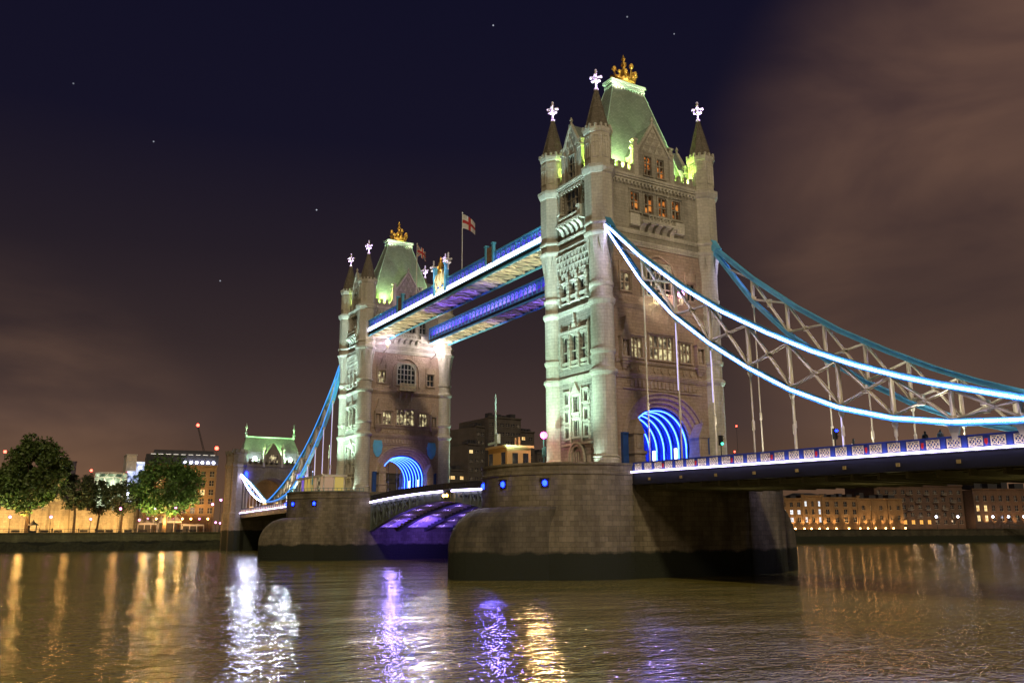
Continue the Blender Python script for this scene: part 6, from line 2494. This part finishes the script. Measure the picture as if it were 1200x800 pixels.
# glass drum building with white truss, and slabs behind
gx, gy = 330, 44
d = FW * 1021.58 + RT * (129 - 600) + UP * (400 - 575)
gy = 74.3008 + d.y * (gx + 92.1159) / d.x
T = thing('glass_building', 'pale lit glass office drum with white zigzag truss behind the spreading tree', 'office building', (gx, gy, .35))
mb = MB()
mb.lathe([(6.2, .35), (6.2, 25.5)], gx, gy, 24)
mb.build('glass_wall', lit_glass('pale green lit office glass', (.03, .05, .03), (.16, .22, .12), (.5, .58, .38), 1.5, .35, .4, 9.0), T)
mb = MB()
for z in (10, 15, 19.5, 24.0, 26.0):
    for k in range(24):
        a, b = 2 * pi * k / 24, 2 * pi * (k + 1) / 24
        mb.bar((gx + 6.4 * cos(a), gy + 6.4 * sin(a), z), (gx + 6.4 * cos(b), gy + 6.4 * sin(b), z), .3, .4)
for k in range(12):
    a, b = 2 * pi * k / 12, 2 * pi * (k + .5) / 12
    c = 2 * pi * (k + 1) / 12
    mb.bar((gx + 6.5 * cos(a), gy + 6.5 * sin(a), 23.8), (gx + 6.5 * cos(b), gy + 6.5 * sin(b), 15.2), .32, .32)
    mb.bar((gx + 6.5 * cos(b), gy + 6.5 * sin(b), 15.2), (gx + 6.5 * cos(c), gy + 6.5 * sin(c), 23.8), .32, .32)
    mb.bar((gx + 6.5 * cos(a), gy + 6.5 * sin(a), 24), (gx + 6.5 * cos(b), gy + 6.5 * sin(b), 26), .2, .2)
mb.build('white_truss', M['white'], T)
spot('glass_building_light', (gx - 14, gy + 4, 14), (gx, gy, 20), 30000, (.95, 1.0, .6), 70, .9, .5)

def slab_at(px0, px1, py_top, X, depth, mat, name, label, cat, lights=(), extra=None, group=None):
    def yy(px):
        d = FW * 1021.58 + RT * (px - 600) + UP * (400 - 600)
        return 74.3008 + d.y * (X + 92.1159) / d.x
    y0, y1 = yy(px0), yy(px1)
    d = FW * 1021.58 + RT * ((px0 + px1) / 2 - 600) + UP * (400 - py_top)
    zt = .6588 + d.z * (X + 92.1159) / d.x
    T = thing(name, label, cat, (X + depth / 2, (y0 + y1) / 2, .35), group)
    mb = MB()
    mb.box(X, X + depth, y1, y0, .35, zt)
    mb.box(X - .3, X + depth, y1 - .2, y0 + .2, zt + .003, zt + .5)
    z = 4.0
    while z < zt - 1:
        mb.box(X - .2, X, y1, y0, z, z + .5)
        z += 3.6
    mb.build('wall', mat, T)
    for (fx, fy, m, s) in lights:
        y = y0 + (y1 - y0) * fx
        z = .35 + (zt - .35) * fy
        mb = MB()
        mb.box(X - .35, X - .22, y - s, y + s, z - s * .7, z + s * .7)
        mb.build('window', m, T)
    return T, zt, (y0 + y1) / 2

M['glassblue'] = lit_glass('cold lit stair glass', (.03, .04, .07), (.35, .42, .7), (.9, .93, 1.0), 1.2, .3, .42, 12)
slab_at(143, 155, 533, 345, 10, simple('beige lift tower', (.55, .48, .40), .7), 'lift_tower', 'plain beige lift tower above the glass drum', 'tower block', ((.5, .84, M['winwhite'], .1),))
slab_at(146, 157, 553, 338, 6, M['glassblue'], 'stair_tower', 'cold white lit stair tower right of the glass drum', 'tower block', ((.3, .8, M['globewhite'], .9), (.3, .64, M['globewhite'], .8), (.35, .45, M['globewhite'], .7)))
slab_at(156, 165, 542, 350, 8, M['glassblue'], 'glazed_block', 'small blue white glazed block between the stair tower and the broad tree', 'tower block', ((.4, .93, M['globewhite'], .6),))
slab_at(62, 84, 541, 360, 14, simple('dark plum cladding', (.05, .03, .05), .5), 'office_block', 'dark plum office block above the slim tree', 'office block', ((.15, .72, emit('violet window', (.35, .08, .9), 1.2), 1.6), (.2, .9, M['winwhite'], .5), (.7, .96, M['winwhite'], .4)))
slab_at(50, 64, 536, 380, 14, simple('dark steel', (.05, .05, .06), .5), 'office_block', 'dark block with dazzling rooftop lights beside the biggest tree', 'office block', ((.35, .97, M['globewhite'], .9), (.9, .9, M['globewhite'], 1.1), (.65, .92, M['globewhite'], .7)))
slab_at(96, 112, 560, 400, 14, simple('brown cladding', (.10, .06, .045), .6), 'office_block', 'low brown block left of the glass drum', 'office block', ((.5, .8, M['winlit'], 1.2),))
slab_at(-40, 10, 560, 330, 14, M['concrete'], 'office_block', 'dark block behind the biggest tree at the left edge', 'office block')
slab_at(270, 300, 566, 300, 12, M['brick'], 'street_building', 'lamp lit brick front seen through the gate arch', 'street building', ((.2, .5, M['winlit'], .9), (.5, .5, M['winlit'], .9), (.8, .5, M['winlit'], .9)))
slab_at(300, 345, 556, 305, 12, M['brick'], 'street_building', 'brick front seen through the right half of the gate arch', 'street building', ((.2, .5, M['winlit'], .9), (.5, .5, M['winlit'], .9), (.8, .5, M['winlit'], .9)))
slab_at(345, 430, 566, 330, 14, M['concrete'], 'office_block', 'low dark block behind the far pier kiosk', 'office block', ((.2, .6, M['winlit'], .9), (.7, .7, M['winlit'], .9)))
slab_at(432, 530, 556, 330, 14, M['concrete'], 'office_block', 'low dark block seen through the far arch', 'office block', ((.2, .8, M['winlit'], .9), (.5, .7, M['winlit'], .9)))
for y in (10, -2, -14):
    point('street_light', (288, y, 7), 5200, SODIUM, .4)

# tower cranes and rooftop masts with red warning lights
def at_px(u, v, X):
    d = FW * 1021.58 + RT * (u - 600) + UP * (400 - v)
    t = (X + 92.1159) / d.x
    return Vector((X, 74.3008 + d.y * t, .6588 + d.z * t))

T = thing('tower_crane', 'dark slanting crane jib with a red light at its tip above the brick building', 'crane', tuple(at_px(245, 560, 420)))
mb = MB()
a, b = at_px(243, 545, 420), at_px(232, 500, 420)
for o in (-.5, .5):
    mb.bar(a + Vector((0, o, 0)), b + Vector((0, o * .4, 0)), .22, .22)
for k in range(12):
    p, q = a + (b - a) * (k / 12), a + (b - a) * ((k + 1) / 12)
    mb.bar(p + Vector((0, -.5, 0)), q + Vector((0, .5, 0)), .14, .14)
mb.box(a.x - 1.2, a.x + 1.2, a.y - 1.2, a.y + 1.2, .35, a.z)
mb.build('jib', M['black'], T)
mb = MB()
mb.ball(at_px(232, 498, 420), .9, 8)
mb.build('red_lamp', M['redlight'], T)
for k, (u, v, X, lb) in enumerate(((254, 525, 420, 'mast with a large red warning light above the gate tower'), (6, 529, 420, 'mast with a red warning light above the biggest tree'), (107, 551, 420, 'mast with a dim red light left of the glass drum'),
                       (863, 499, 330, 'mast with a red light right of the near tower, upper one'), (861, 529, 330, 'mast with a red light just over the deck right of the near tower'))):
    p = at_px(u, v, X)
    T = thing('warning_mast', lb, 'mast', (p.x, p.y, .35), 'red warning lights')
    mb = MB()
    mb.tube((p.x, p.y, .35), (p.x, p.y, p.z), .25, .1, 6)
    mb.build('pole', M['black'], T)
    mb = MB()
    mb.ball(p, (1.1, .8, .7, .55, .55)[k], 8)
    mb.build('red_lamp', M['redlight'], T)
